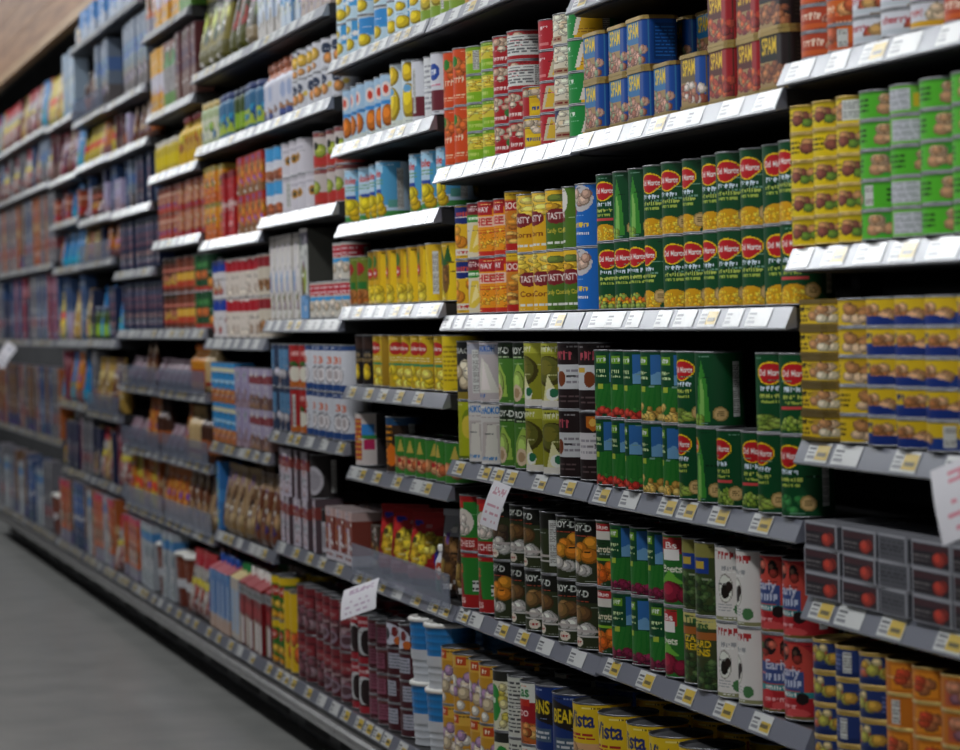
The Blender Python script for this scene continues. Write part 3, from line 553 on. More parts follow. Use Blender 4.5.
# fourth-nearest bay
def pine(c, bgc='c8dcea', fr='ecc81c'): c.a[:] = col(bgc); c.R(.1, .9, .4, 1, '4a9ad4'); c.fruit(-.25, .26, .5, .2, fr); c.fruit(-.4, .72, .4, .14, fr); c.E(.3, .6, .2, .08, 'white'); c.lines(-.7, .4, .46, .54, 1, '5a8ac0')
can('pine', 'pineapple_can', 'pale blue pineapple can', pine, r=.042, h=.076)
can('pineb', 'pineapple_can', 'white and blue can', lambda c: (pine(c), c.R(-.6, .5, .45, .95, '3f90d0'), c.band(.96, 1, 'd8d8d8')), r=.042, h=.076)
def yjar(c): c.a[:] = col('c8c878'); c.band(.0, .3, '8aa83c'); c.fruit(-.2, .55, .5, .25, 'e0c03c'); c.band(.85, 1, 'd8d4c0')
can('yjar', 'fruit_can', 'pale yellow-green can', yjar, r=.033, h=.08)
def orj(c): c.a[:] = col('a8c4dc'); c.band(.0, .08, 'd0d8d0'); c.E(-.2, .74, .45, .14, 'e8d8d4'); c.E(-.2, .74, .22, .08, 'd0402c'); c.R(-.9, .6, .47, .54, '3f88cc'); c.fruit(-.1, .26, .55, .2, 'e0781c')
can('orj', 'juice_can', 'sky blue can, oranges', orj, r=.032, h=.122)
def ylj(c): c.a[:] = col('d0dce4'); c.fruit(-.2, .82, .55, .16, 'ecc01c'); c.fruit(-.2, .36, .6, .28, 'f0c820'); c.band(0, .1, 'd8e0d4'); c.E(-.3, .56, .3, .06, '6aa8d0')
can('ylj', 'juice_can', 'white can, yellow pineapple', ylj, r=.04, h=.135)
def wbl(c): c.a[:] = col('d8d8de'); c.E(-.1, .70, .5, .14, '24489c'); c.S(-.1, .7, .4, .12, 'e0e4f0'); c.band(.06, .40, '6a2430'); c.lines(-.7, .5, .44, .52, 1, 'd08a9a')
def wbl2(c): c.a[:] = col('dcdce0'); c.lines(-.8, .6, .1, .9, 9, '9a9aa4'); c.E(.5, .72, .35, .14, '2c6aa8')
can('wbl', 'juice_can', 'white can, blue disc', wbl, r=.033, h=.125); can('wbl2', 'juice_can', 'white can, grey print', wbl2, r=.033, h=.125)
def dole(c): c.a[:] = col('b8d4e4'); c.R(.25, 1.3, .2, 1, '4f9cc4'); c.R(-.8, .4, .8, .96, 'a8d0e8'); c.T('dole', -.15, .80, .9, .14, 'c8302c'); c.lines(-.7, .4, .58, .70, 2, '6a9a6a'); c.R(-.5, .3, .42, .50, '2c4a9c'); c.band(0, .1, '3f8a3c'); c.blobs(-.8, .5, .1, .34, 7, .42, .12, ['f0d01c', 'e8bc14']); c.R(.7, 1.4, .15, .3, '5a9a90')
can('dole', 'pineapple_can', 'light blue pineapple can', dole, r=.043, h=.122)
def ypine(c): c.a[:] = col('d4a41c'); c.poly([(.0, 0), (.1, .95), (.35, .95), (1.1, 0)], 'e8c01c'); c.R(-.9, -.1, .45, 1, '9a7a1c'); c.E(-.5, .58, .35, .1, 'b82c24'); c.T('Del', -.5, .58, .4, .07, 'white'); c.E(-.5, .80, .3, .12, '3f6a24'); c.blobs(-.8, .2, .06, .28, 8, .3, .08, ['f0d038', 'e8c424'])
can('ypine', 'pineapple_can', 'yellow pineapple can', ypine, r=.043, h=.12)
def ypine2(c): c.a[:] = col('c8a01c'); c.R(.2, 1.6, 0, 1, 'd8b01c'); c.poly([(.2, 0), (.4, .95), (.6, .95), (1.4, 0)], 'ecc81c'); c.E(.05, .42, .3, .3, '7a5424'); c.blobs(-.15, .25, .2, .62, 14, .1, .04, ['9a6a2c', '6a4420']); c.poly([(-.5, .65), (-.3, .95), (0, .72), (.3, .98), (.5, .66), (.0, .6)], '2c5a2c'); c.blobs(-.8, -.2, .05, .2, 5, .3, .08, ['f0d038'])
can('ypine2', 'pineapple_can', 'yellow can, whole pineapple', ypine2, r=.043, h=.12)
def gry(c): c.a[:] = col('6a7a24'); c.band(.0, .28, 'b8701c'); c.blobs(-.8, .5, .04, .3, 6, .36, .1, ['c8803c', 'a85a1c']); c.R(-.8, .4, .32, .48, '2c6a2c'); c.E(-.2, .75, .5, .14, '9a2c24')
can('gry', 'fruit_can', 'green and brown can', gry, r=.036, h=.112)
def bkflow(c): c.a[:] = col('1c1816'); c.R(-.7, .4, .74, .98, '34261c'); c.S(-.1, .6, .6, .1, '8a7a5a'); c.blobs(-.5, .2, .2, .38, 4, .28, .1, ['e0b01c', 'f0c828']); c.lines(-.6, .4, .46, .54, 2, '8a7448')
can('bkflow', 'fruit_can', 'black can, yellow fruit', bkflow, r=.04, h=.115)
def dmp(c): c.a[:] = col('c8a01c'); c.E(-.2, .76, .5, .13, 'b02a24'); c.T('Del Monte', -.2, .76, .8, .08, 'e8e0d8'); c.band(.42, .47, '4a8a5a'); c.lines(-.7, .4, .5, .6, 2, 'f0e8c0'); c.blobs(-.9, .6, .05, .36, 12, .32, .09, ['f0d030', 'e8c01c', 'f4dc60']); c.R(.6, 1.6, 0, 1, '9a7a1c')
can('dmp', 'pineapple_can', 'yellow can, red badge', dmp, r=.043, h=.115)
can('ywide', 'pineapple_can', 'bright yellow can', lambda c: (c.R(-4, 4, 0, 1, 'dcc01c'), c.R(-1, -.4, 0, 1, 'f0dc28'), c.lines(-.2, .9, .15, .85, 8, 'a88c1c')), r=.043, h=.115)
def crab(c): c.a[:] = col('d0c4c0'); c.R(-.9, -.1, .1, .9, 'b8483c'); c.lines(-.9, -.1, .1, .9, 8, 'e0b040'); c.R(-.1, .5, .55, .8, '3f8ad0'); c.R(-.1, .6, .5, .58, '3f8a4a'); c.R(.0, .5, .3, .5, 'b8285a'); c.R(.6, 1.8, 0, 1, '3a3634')
can('crab', 'seafood_can', 'white can, red stripes', crab, r=.048, h=.122)
def gcar(c): c.a[:] = col('3a2a1c'); c.lines(-.9, .3, .1, .9, 7, 'e0901c'); c.E(.2, .3, .4, .2, 'e0701c'); c.band(.86, 1, '24486a')
can('gcar', 'carrot_can', 'brown can, orange bars', gcar, r=.043, h=.122)
def gsm(c): c.a[:] = col('3a8030'); c.blobs(-.7, .4, .15, .5, 4, .4, .16, ['d8905c', 'e0a070', 'c86a3c']); c.E(-.1, .36, .14, .07, 'c03030'); c.poly([(-.3, .6), (0, .95), (.2, .6)], 'c8b04c')
can('gsm', 'fruit_can', 'small green fruit can', gsm, r=.036, h=.085)

# snack bags in the fenced tray
def redbag(c): c.a[:] = col('8a1418'); c.R(-1, 1, .62, 1, 'a01a1c'); c.poly([(-1, .62), (1, .95), (1, 1), (-1, 1)], 'c02a28'); c.blobs(-.6, .55, .34, .72, 26, .2, .085, ['e0c02c', 'd0a824', 'ecd860']); c.band(0, .12, '6a1014')
bag('redbag', 'snack_bag', 'red and yellow snack bag', .135, .075, .158, redbag, seal='a01a1c', rot=36)
def brbag(c): c.a[:] = col('3a2a1c'); c.blobs(-.9, .9, .1, .7, 18, .3, .1, ['6a4420', '8a6034', '4a3018', '9a7a3c']); c.R(-1, 1, .74, 1, '9a9aa0')
bag('brbag', 'snack_bag', 'clear bag of brown snacks', .11, .06, .18, brbag, seal='b0b0b8', rot=30)
def smbt(c): c.a[:] = col('2c5a3a'); c.band(.5, 1, 'd8d8dc'); c.E(0, .5, .5, .2, 'c04828'); c.E(0, .5, .25, .1, 'e8e0d8')
P_('smbt', 'spice_bottle', 'bottle', 'small white and green bottle', lambda: s_bottle('smbt', .02, .10, smbt, cap='white', neck=.6, capr=.7))
def brbox(c): c.a[:] = col('8a4438'); c.band(.84, 1, 'c8a8a4'); c.band(.0, .2, 'c8c0c4'); c.R(-.2, .3, .2, .7, 'd0c8cc'); c.R(-.9, -.3, .3, .75, 'a05a34'); c.lines(-.8, .8, .04, .16, 1, '8a4438')
box('brbox', 'biscuit_box', 'brown box, white figure', .085, .07, .125, brbox, side='7a3c34', cap='9a8a88')
def spbox(c): c.a[:] = col('54483c'); c.blobs(-.8, .8, .1, .9, 14, .34, .1, ['c8c0b8', '8a4a2c', '3a4a34', 'b8803c'])
box('spbox', 'spice_box', 'small brown patterned box', .07, .06, .10, spbox, side='4a4038', cap='6a6058')

# fifth-nearest bay
def tallw(c): c.a[:] = col('b8c8d8'); c.R(-.3, .3, .3, .9, 'd8dce4'); c.lines(-.2, .2, .4, .85, 5, '5a8ab8'); c.band(0, .2, 'c0b8b4'); c.E(.2, .24, .5, .1, '8a8478')
def tallb(c): c.a[:] = col('4a94c4'); c.R(-.5, .4, .3, .95, '7ab8dc'); c.band(0, .25, 'b8c4d0'); c.R(.5, 1, 0, 1, '2c6a9c')
def tallt(c): c.a[:] = col('b09c90'); c.R(-.6, .5, .2, .8, 'c4b0a4'); c.band(.8, 1, '8a8a94')
box('tallw', 'milk_carton', 'tall white-blue carton', .075, .07, .2, tallw, side='a8b4c4', cap='b8c0cc', cat='carton'); box('tallb', 'milk_carton', 'tall blue carton', .075, .07, .2, tallb, side='3a7aa8', cap='7a9ab4', cat='carton')
box('tallt', 'milk_carton', 'tall beige carton', .075, .07, .2, tallt, side='8a7a74', cap='a09890', cat='carton')
def wbr(c): c.a[:] = col('d4d4dc'); c.band(.78, 1, 'b0603c'); c.E(-.2, .5, .3, .14, 'a8b4d0'); c.blobs(-.8, .7, .05, .2, 6, .3, .07, ['8a5a3c', 'b08058', '4a5a9c'])
P_('wbr', 'milk_bottle', 'bottle', 'white bottle, brown cap', lambda: s_bottle('wbr', .034, .15, wbr, cap='b0603c', neck=.5, capr=.6))
def wyel(c): c.a[:] = col('d8d8e0'); c.fruit(-.1, .62, .55, .24, 'e8b83c'); c.E(-.5, .88, .3, .08, '2a3460'); c.fruit(-.2, .2, .4, .14, 'd89a58')
can('wyel', 'milk_can', 'white can, golden bowl', wyel, r=.038, h=.072)
def wbk(c): c.a[:] = col('d0d0d8'); c.E(-.3, .7, .5, .18, '2c3450'); c.fruit(-.1, .34, .4, .2, 'd8904c'); c.E(.4, .5, .2, .1, 'e0c060')
can('wbk', 'milk_can', 'white can, dark script', wbk, r=.038, h=.072)
def blw(c): c.a[:] = col('4a9cd4'); c.band(.0, .3, 'a86a4c'); c.band(.3, .6, 'd8d8e0'); c.blobs(-.8, .6, .05, .28, 5, .3, .09, ['b8603c', '8a4a34'])
def wlt(c): c.a[:] = col('d4ccd0'); c.E(-.1, .48, .28, .14, 'b8862c'); c.E(-.1, .48, .14, .08, '4a3a24'); c.band(.9, 1, 'b8b4bc'); c.lines(-.6, .4, .7, .8, 1, 'a8a0b0')
def fr1(c): c.a[:] = col('c4bcb4'); c.band(0, .35, 'b83430'); c.fruit(-.1, .48, .45, .2, 'a8b43c'); c.E(-.4, .62, .2, .12, '2a2a24'); c.band(.88, 1, '8a4a48')
can('blw', 'milk_can', 'blue and white can', blw, r=.042, h=.088); can('wlt', 'milk_can', 'white can, small emblem', wlt, r=.045, h=.088); can('fr1', 'fruit_can', 'red and white fruit can', fr1, r=.042, h=.088)
def wtall(c): c.a[:] = col('d0ccc4'); c.band(.86, 1, '6a6460'); c.poly([(-.9, .5), (-.4, .85), (0, .6), (.5, .85), (.9, .5)], 'e4e0d8'); c.blobs(-.8, .7, .04, .34, 9, .3, .06, ['6a7a3c', '8a5a3c', 'b8b090', 'e0dcd4']); c.E(-.9, .45, .4, .13, '3c8ccc')
box('wtall', 'coconut_carton', 'tall cream carton', .072, .07, .215, wtall, side='b4aca0', cap='8a8480', cat='carton')
def coco(c): c.a[:] = col('a09c98'); c.R(-1, 1.02, .0, .95, 'c4c4c0'); c.band(.82, .96, '54505c'); c.E(0, .45, .7, .18, '7a8c2c'); c.E(.2, .42, .35, .13, '9ab03c'); c.E(-.3, .35, .3, .12, '6a4a34'); c.R(-1, 1.02, 0, .26, '6a9ccc'); c.R(1.02, 4, 0, 1, '4a4644')
box('coco', 'coconut_carton', 'grey-blue coconut carton', .08, .08, .225, coco, side='54504c', cap='6a6662', cat='carton')
def rbw(c): c.a[:] = col('cfc6bc'); c.band(.62, .95, 'b82434'); c.lines(-.9, .7, .66, .92, 2, 'e0b8bc'); c.band(.48, .6, '4a9cd0'); c.blobs(-.9, .8, .04, .42, 8, .26, .12, ['e0d4c4', 'c8b49c'])
can('rbw', 'milk_can', 'red, blue and cream can', rbw, r=.036, h=.088); can('rbws', 'milk_can', 'small red-topped cream can', rbw, r=.034, h=.08)
def dkb(c): c.a[:] = col('34405a'); c.R(-.7, .2, .4, .9, '5a84a8'); c.blobs(-.8, .6, .05, .4, 7, .3, .1, ['b8b0b4', '8a7068', 'c8c4cc'])
def rgc(c): c.a[:] = col('a82c2c'); c.band(.0, .16, 'b8682c'); c.E(-.1, .32, .6, .18, 'e0d8c8'); c.blobs(-.6, .3, .46, .6, 4, .3, .06, ['3c6a2c', '2c5a24']); c.S(-.1, .8, .6, .14, 'e0a8a0')
def wcoc(c): c.a[:] = col('d4d4da'); c.band(0, .14, '2c4a80'); c.band(.9, 1, '2c4a80'); c.E(-.15, .36, .42, .2, '8a8488'); c.E(-.15, .36, .34, .16, 'e8e6e6'); c.E(-.15, .36, .2, .1, 'b8b0b0'); c.T('3', -.15, .68, .4, .16, 'd8602c')
can('dkb', 'coconut_milk_can', 'dark blue milk can', dkb); can('rgc', 'coconut_milk_can', 'red can, white coconut', rgc); can('wcoc', 'coconut_milk_can', 'white can, coconut half', wcoc)
def wbag(c): c.a[:] = col('5a4a4c'); c.R(-1, 1.01, 0, 1, 'c4bcc8'); c.band(.62, .84, '8a3a34'); c.E(-.1, .34, .5, .28, '9a5a3c'); c.E(-.1, .34, .38, .22, 'ccc4d0'); c.lines(-.8, .8, .04, .1, 1, '8a8494')
box('wbag', 'sugar_bag', 'white and brown paper bag', .085, .075, .14, wbag, side='6a5c60', cap='8a8288', cat='bag')
def wjar(c): c.a[:] = col('2a2624'); c.E(0, .4, .7, .34, 'b8b4b8'); c.E(0, .4, .5, .24, '9a949c')
can('wjar', 'coconut_milk_can', 'black can, pale disc', wjar, r=.044, h=.115)
def redcar(c): c.a[:] = col('7a1418'); c.band(.80, .97, '8a8a88'); c.S(0, .885, 1.4, .1, '3a3a3c'); c.R(-1, -.1, .0, .50, 'a89484'); c.R(-.1, .8, .02, .46, 'd8d4d0'); c.E(0, .62, .5, .1, 'b02828')
P_('redcar', 'juice_carton', 'carton', 'red carton, white cap', lambda: s_carton('redcar', .065, .09, .2, redcar, top='9a1c22', side='6a1014'), 0)
def blcar(c): c.a[:] = col('5a84b4'); c.R(-.6, .3, .3, .9, '3a6aa8'); c.band(0, .25, 'b89a88'); c.R(.4, 1, .2, .8, 'a8b4c4')
P_('blcar', 'juice_carton', 'carton', 'blue carton, pink top', lambda: s_carton('blcar', .075, .09, .2, blcar, cap='2c54a8', top='a83a48', side='3a6aa8'), 0)
P_('wcar', 'juice_carton', 'carton', 'pale carton, green cap', lambda: s_carton('wcar', .07, .09, .2, lambda c: (blcar(c), c.R(-1, 1, 0, 1, 'b8b0a0'), c.R(-.5, .4, .1, .8, '8ab0d0')), cap='2c8a4a', top='c8b070', side='a09480'), 0)
def mango(c): c.a[:] = col('2f6a24'); c.band(.82, 1, 'dcb81c'); c.E(-.2, .66, .5, .13, 'b82c24'); c.T('Del', -.2, .66, .5, .08, 'white'); c.blobs(-.8, .6, .04, .38, 8, .36, .1, ['e0a01c', 'd88c1c', 'e8b83c'])
can('mango', 'mango_can', 'green and yellow can', mango, r=.036, h=.115)
def mango2(c): c.a[:] = col('dcb41c'); c.R(.8, 2, 0, 1, '2f6a24'); c.blobs(-.6, .5, .12, .5, 6, .34, .1, ['d8602c', 'c84a1c', '4a7a2c', 'e0c03c'])
can('mango2', 'mango_can', 'yellow can, red fruit', mango2, r=.038, h=.205)

# sixth-nearest bay and beyond: coarser prints
G = dict(cu=.006, cv=.0045)
def gen(bgc, bands, blobs_, n=8, sz=.3):
    def art(c):
        c.a[:] = col(bgc)
        for y0, y1, k in bands: c.band(y0, y1, k)
        if blobs_: c.blobs(-.9, .9, blobs_[0], blobs_[1], n, sz, sz * .4, blobs_[2])
    return art
bag('ybag', 'chip_bag', 'yellow-green plantain bag', .13, .08, .23, gen('74640e', [(.8, 1, '34341a'), (0, .3, '544e10')], (.45, .75, ['e0dca8', 'b8c040', '1c3a1c', 'c8c85c']), 7), seal='8a8420', **G)
bag('gbag', 'chip_bag', 'olive bag with red print', .13, .08, .23, gen('34341a', [(0, .35, '50501a')], (.4, .8, ['a83024', '7a8a3c', 'c86a34', '3a4a20']), 9), seal='4a4a24', **G)
bag('rbag', 'chip_bag', 'dark green and red bag', .13, .08, .23, gen('3a3420', [(0, .25, '8a7a58')], (.4, .9, ['b02c34', '8a2430', '54602c']), 8), seal='5a2c24', **G)
for k, n_, d, b, l in (('j1', 'relish_jar', 'pale relish jar, gold lid', gen('b0b890', [(.15, .7, 'd0d4b8')], (.2, .5, ['8ab04c', '3c7aa8', 'd8c860']), 5), 'c8b070'), ('j2', 'relish_jar', 'blue and lime jar', gen('3a6a90', [(.1, .5, 'a8b83c')], (.2, .6, ['2c8ab0', '1c4a8c']), 4), '2c3a6a'),
                    ('j3', 'relish_jar', 'dark green jar', gen('3a5024', [(.15, .55, '8ab02c')], (.2, .6, ['2a2a40', '6a9a2c']), 4), '24304a')):
    P_(k, n_, 'jar', d, (lambda k=k, b=b, l=l: s_jar(k, .037, .122, b, l)))
box('ob1', 'soup_box', 'orange soup box', .09, .06, .105, gen('c8581c', [(.0, .2, '8a5a2c'), (.8, 1, 'b02c1c')], (.25, .75, ['e0901c', 'd8702c', '8a7a3c']), 8), side='a8401c', cap='8a4a24', **G)
box('ob2', 'soup_box', 'yellow-orange soup box', .09, .06, .105, gen('d88c1c', [(.0, .3, 'c8601c'), (.85, 1, '9a8a3c')], (.3, .8, ['e8b41c', 'd85a1c', '6a7a2c']), 8), side='b0701c', cap='9a6a24', **G)
box('rb1', 'soup_box', 'tall red soup box', .06, .06, .18, gen('b01820', [(.44, .52, 'd0b0a8'), (.9, 1, '7a1418')], (.05, .4, ['c8242c', 'd83a34']), 4), side='8a1418', cap='8a3430', **G)
for k, d, b in (('wr1', 'white and red can', gen('d0c4b8', [(.68, .95, 'a81c28')], (.08, .6, ['e0d4c4', 'c0a890', 'd8ccbc']), 7)), ('wr2', 'blue-topped white can', gen('cfc8c4', [(.72, 1, '1c3a94')], (.1, .6, ['b03a34', 'c8a078', '8a6a4c']), 6)), ('wr3', 'white can, brown pot', gen('c8b8a8', [(.72, .95, '8a2428')], (.1, .5, ['8a5a34', 'a8744c']), 5))):
    can(k, 'bean_can', d, b, r=.037, h=.112, cu=.005, cv=.004)
for k, n_, d, w, dp, h, b, sd in (('bo1', 'pasta_box', 'blue and orange box', .1, .06, .115, gen('2c88c4', [(0, .36, 'c8702c'), (.78, .9, 'd8d0b0'), (.5, .58, 'a8d0e8')], (.05, .34, ['d8904c', 'c8682c', 'a84a24']), 8), '2474ac'),
                              ('li1', 'pasta_box', 'lilac box', .085, .07, .11, gen('a89cb8', [(0, .2, 'a08898')], (.1, .45, ['8a5a4c', 'c8c0d8', '7a3a3c']), 4), '544a60'), ('li2', 'pasta_box', 'lilac and red box', .1, .07, .11, gen('b0a4bc', [(.62, .85, '8a3a44'), (0, .3, '7a5a54')], (.05, .3, ['a07858', '6a3a34']), 6), '6a5a68'),
                              ('bl1', 'noodle_box', 'thin bright blue box', .05, .07, .2, gen('3478bc', [(.4, .6, '4a90d0')], None), '2c66a8'),
                              ('or1', 'soup_box', 'brown-red soup box', .09, .06, .1, gen('a8482c', [(.1, .3, 'b02c24'), (.62, .72, 'd0a890'), (.86, 1, '7a3424')], (.3, .6, ['c88a5c', 'b8643c', 'd0a078']), 6), '8a3a28'), ('or2', 'soup_box', 'tan and red soup box', .09, .06, .1, gen('b8744c', [(0, .22, 'a82c24'), (.9, 1, '8a4a34')], (.25, .85, ['c88a5c', 'd8a478', 'a8502c']), 8), '8a5034'),
                              ('tall1', 'rice_box', 'yellow and white box', .09, .06, .2, gen('d89c1c', [(.3, .6, 'c4c0cc')], (.0, .3, ['e0a81c', 'd88a1c']), 4), 'b07a1c'), ('tall2', 'rice_box', 'grey-green rice box', .11, .06, .2, gen('8a8484', [(.62, .85, '4a8a4a'), (0, .2, '5a8a34')], (.85, 1, ['a8604c', '7a3a34']), 4), '6a5a5c'), ('tall3', 'rice_box', 'dark maroon rice box', .09, .06, .22, gen('5a2428', [(0, .4, '6a4a40')], (.05, .4, ['7a6054', '8a7064']), 5), '3a1c1e'),
                              ('db1', 'tea_box', 'navy box, pale column', .07, .06, .19, (lambda c: (c.put(c.X > -99, '1c2444'), c.R(-.4, .3, .1, .9, '54506a'), c.R(-.3, .2, .3, .5, '8a6a74'))), '161c38'), ('db2', 'tea_box', 'navy and red box', .07, .06, .19, (lambda c: (c.put(c.X > -99, '1a2244'), [c.E(-.1, y, .5, .06, k) for y, k in ((.12, '8a5a60'), (.30, '9a6a68'), (.48, '7a4450'), (.66, '8a5a64'), (.86, 'a07a7c'))], c.R(.6, 1, 0, 1, '141a36'))), '161c38'),
                              ('gy1', 'cereal_box', 'grey-blue cereal box', .11, .06, .26, gen('7a8498', [(.5, .7, '5a7ab0'), (0, .3, '6a6468')], (.05, .4, ['8a7a70', 'a89078', '5a5a6a']), 6), '3a4254'), ('gy2', 'cereal_box', 'pale blue cereal box', .11, .06, .25, gen('a8b8cc', [(.0, .2, '8aa0c0')], None), '6a8ab4'),
                              ('bb1', 'rice_box', 'bright blue carton', .2, .12, .11, gen('2c7cc4', [(0, .4, 'a8b4c8')], (.1, .6, ['d8d8e0', '4a8ac8']), 4), '2478c0'),
                              ('mg1', 'cereal_box', 'pink-topped orange box', .09, .06, .25, gen('c0602c', [(.9, 1, 'c8405a'), (0, .2, '8a8494')], (.2, .8, ['d87a34', '8a2c24', '5a6a4c', 'd8d0c8']), 9), 'a8402c'), ('mg2', 'cereal_box', 'white and blue box', .1, .06, .25, gen('a8acb4', [(.75, .9, '4a84b8')], (.1, .6, ['6a7a84', 'c0c4c8']), 6), '6a7078'), ('mg3', 'cereal_box', 'blue slim box', .08, .06, .28, gen('24407a', [(0, .3, '1a3060')], (.4, .8, ['6a8ac0', '3a64b0']), 4), '1c3c84'),
                              ('st1', 'spaghetti_box', 'grey box, red stripe', .1, .06, .3, gen('6a6a74', [(.2, .35, '8a4a4c')], (.1, .9, ['7a6a64', '5a5a70', '8a7a74']), 8), '4a4a58'), ('st2', 'spaghetti_box', 'rose-red slim box', .07, .06, .3, gen('8a3440', [(.7, .85, 'a86a70')], None), '6a2430'), ('st4', 'spaghetti_box', 'steel-blue slim box', .05, .06, .3, gen('3a5480', [(.3, .5, '7a8aa4')], (.1, .9, ['5a78a8', '2a3c64']), 5), '24365a'), ('st5', 'spaghetti_box', 'orange slim box', .05, .06, .3, gen('a85a28', [(.5, .62, 'c8a070')], (.1, .9, ['c87838', '7a3a20']), 5), '7a3c1c'), ('st3', 'spaghetti_box', 'tan slim box', .07, .06, .3, gen('7a5c44', [(.0, .2, '4a3a6a')], None), '5a4434')):
    box(k, n_, d, w, dp, h, b, side=sd, cap='77737a', **G)
for k, d, b, s_ in (('be1', 'beige snack bag', gen('a88c64', [(0, .2, '8a6a44')], (.15, .7, ['b89c70', '7a5230', 'c8b088', '6a4428']), 9), 'a88c64'), ('be2', 'brown nut bag', gen('6a3c24', [(.8, 1, 'a88a6c')], (.1, .7, ['8a5230', '5a2c1c', 'b08a60']), 9), '6a4a34'),
                    ('be3', 'white and yellow bag', gen('a8a09c', [(.5, .62, 'd0c034'), (.8, 1, 'b02430'), (0, .2, '7a4a44')], (.1, .5, ['a85048', 'd8ccc4']), 6), 'b82c30'), ('be4', 'gold snack bag', gen('b08c3c', [(.6, .8, 'd0bc78')], (.1, .6, ['c8a850', '9a7430']), 6), 'a88434'),
                    ('be5', 'orange snack bag', gen('c86c1c', [(.0, .3, '8a5a5c')], (.3, .9, ['d8841c', 'c85a20', 'e0a040']), 7), 'b8641c'), ('be6', 'bright blue bag', gen('1c78b4', [(.0, .3, '1c94bc')], None), '1c64a0'), ('be7', 'red and pink bag', gen('6a2430', [(.6, .8, '9a8a94')], (.1, .6, ['8a1c2c', 'c8c0c0', 'b8586c']), 7), '8a2434'), ('be8', 'yellow snack bag', gen('c8b01c', [(.4, .6, 'd8402c')], (.1, .8, ['e0cc34', 'd8a01c']), 6), 'b8a01c')):
    bag(k, 'snack_bag', d, .10, .055, .2, b, seal=s_, **G)
for k, n_, d, h, b, cp in (('bt1', 'sauce_bottle', 'yellow bottle, red cap', .17, gen('d8b01c', [(.3, .6, 'c89a40')], (.35, .6, ['b05a2c', 'e0c83c']), 3), 'b0242c'), ('bt2', 'sauce_bottle', 'orange bottle', .16, gen('c8801c', [(.2, .5, 'a84a24')], None), 'c86a1c'), ('bt3', 'sauce_bottle', 'cream bottle, red stripe', .17, gen('c8a878', [(.12, .2, 'a83028')], None), 'c0a070'),
                           ('bt4', 'sauce_bottle', 'dark brown bottle', .17, gen('4a2a1c', [(.15, .45, 'a85a2c')], None), '2a1c14')):
    P_(k, n_, 'bottle', d, (lambda k=k, h=h, b=b, cp=cp: s_bottle(k, .033, h, b, cap=cp)))
P_('yj', 'mustard_jar', 'jar', 'small yellow mustard jar', lambda: s_jar('yj', .034, .10, gen('c8ac34', [(.2, .6, 'd8c01c')], None), 'c8c0b0'))
P_('bucket', 'sauce_tub', 'tub', 'brown ridged tub', lambda: s_tub('bucket', .07, .17, '7a3a24', '6a2c1c'))
P_('meatp', 'snack_pack', 'pack', 'pink meat pack', lambda: s_bag('meatp', .11, .08, .09, gen('6a4a58', [(.6, 1, '8a6a78')], (.1, .8, ['5a2c38', 'a87a84', 'a8a4b0', '4a4a64']), 8), seal='a08a94', **G), 0)
can('gr1', 'bean_can', 'brown and green can', gen('5a2c20', [(.62, .72, 'b86a5c'), (.15, .3, 'a83828'), (.86, 1, '3a2a1c')], (.32, .6, ['c89a5c', 'd8a83c', 'b87050']), 7), r=.037, h=.112, cu=.005, cv=.004)
can('gr2', 'bean_can', 'green can, orange print', gen('1c4a28', [(.0, .1, 'a83828')], (.2, .7, ['d88c3c', 'c86a2c', '3a7a3c']), 6), r=.037, h=.112, cu=.005, cv=.004)
can('gr3', 'bean_can', 'brown can, gold block', gen('6a3424', [(.62, .72, 'c07060'), (.15, .32, 'b0402c'), (.34, .56, 'd0a03c')], None), r=.037, h=.112, cu=.005, cv=.004)

# ------------------------------------------------------------ setting
W, T0 = 0.914, 3.745                     # bay width, far edge of the nearest bay (in bays along the aisle)
FLOOR = -0.015
def XR(z): return 1.40 - 0.025 * (z - 1.06)
def struct(name, me, mat=None, label=None):
    o = link_mesh(name, me, None, mat); o['kind'] = 'structure'
    if label: o['label'] = label
    return o
struct('floor', box_mesh('floor', -6, 2.1, -3, 22, FLOOR - .1, FLOOR, mat=MAT['floor']), label='smooth grey concrete aisle floor')
wr = struct('wall_right', box_mesh('wall_right', 1.92, 2.05, -3, 22, FLOOR, 4.2, mat=MAT['wall']), label='dull wall behind the shelving')
struct('shelving_block_left', box_mesh('shelving_block_left', -2.1, -1.15, -3, 22, FLOOR, 2.30, mat=MAT['wall']), label='unseen dark shelving block across the aisle')  # unseen block for the opposite shelving, height set to shade low goods and rails
struct('wall_far', box_mesh('wall_far', -6, 2.1, 21.9, 22, FLOOR, 4.2, mat=MAT['wall']), label='dull wall at the end of the aisle')
fas = struct('trim_1', box_mesh('fascia', 1.435, 1.475, 0.5, 21.5, 2.27, 4.0, mat=MAT['wall']), label='wooden plank fascia above the shelving')
pm = box_mesh('plank', 1.41, 1.435, 0.5, 21.5, 0, .128, mat=MAT['wood'])
for k in range(13): p = link_mesh('plank', pm, fas); p.location.z = 2.302 + k * .131
link_mesh('bottom_edge', box_mesh('bottom_edge', 1.397, 1.44, 0.5, 21.5, 2.262, 2.299, mat=MAT['trimwood']), fas)

ORD = ['', 'first', 'second', 'third', 'fourth', 'fifth', 'sixth', 'seventh', 'eighth', 'ninth', 'tenth', 'eleventh', 'twelfth', 'thirteenth', 'fourteenth', 'fifteenth', 'sixteenth', 'seventeenth', 'eighteenth', 'nineteenth', 'twentieth']
BAY = ['nearest bay'] + [ORD[k] + '-nearest bay' for k in range(2, 12)] + ['second-farthest bay', 'farthest bay']

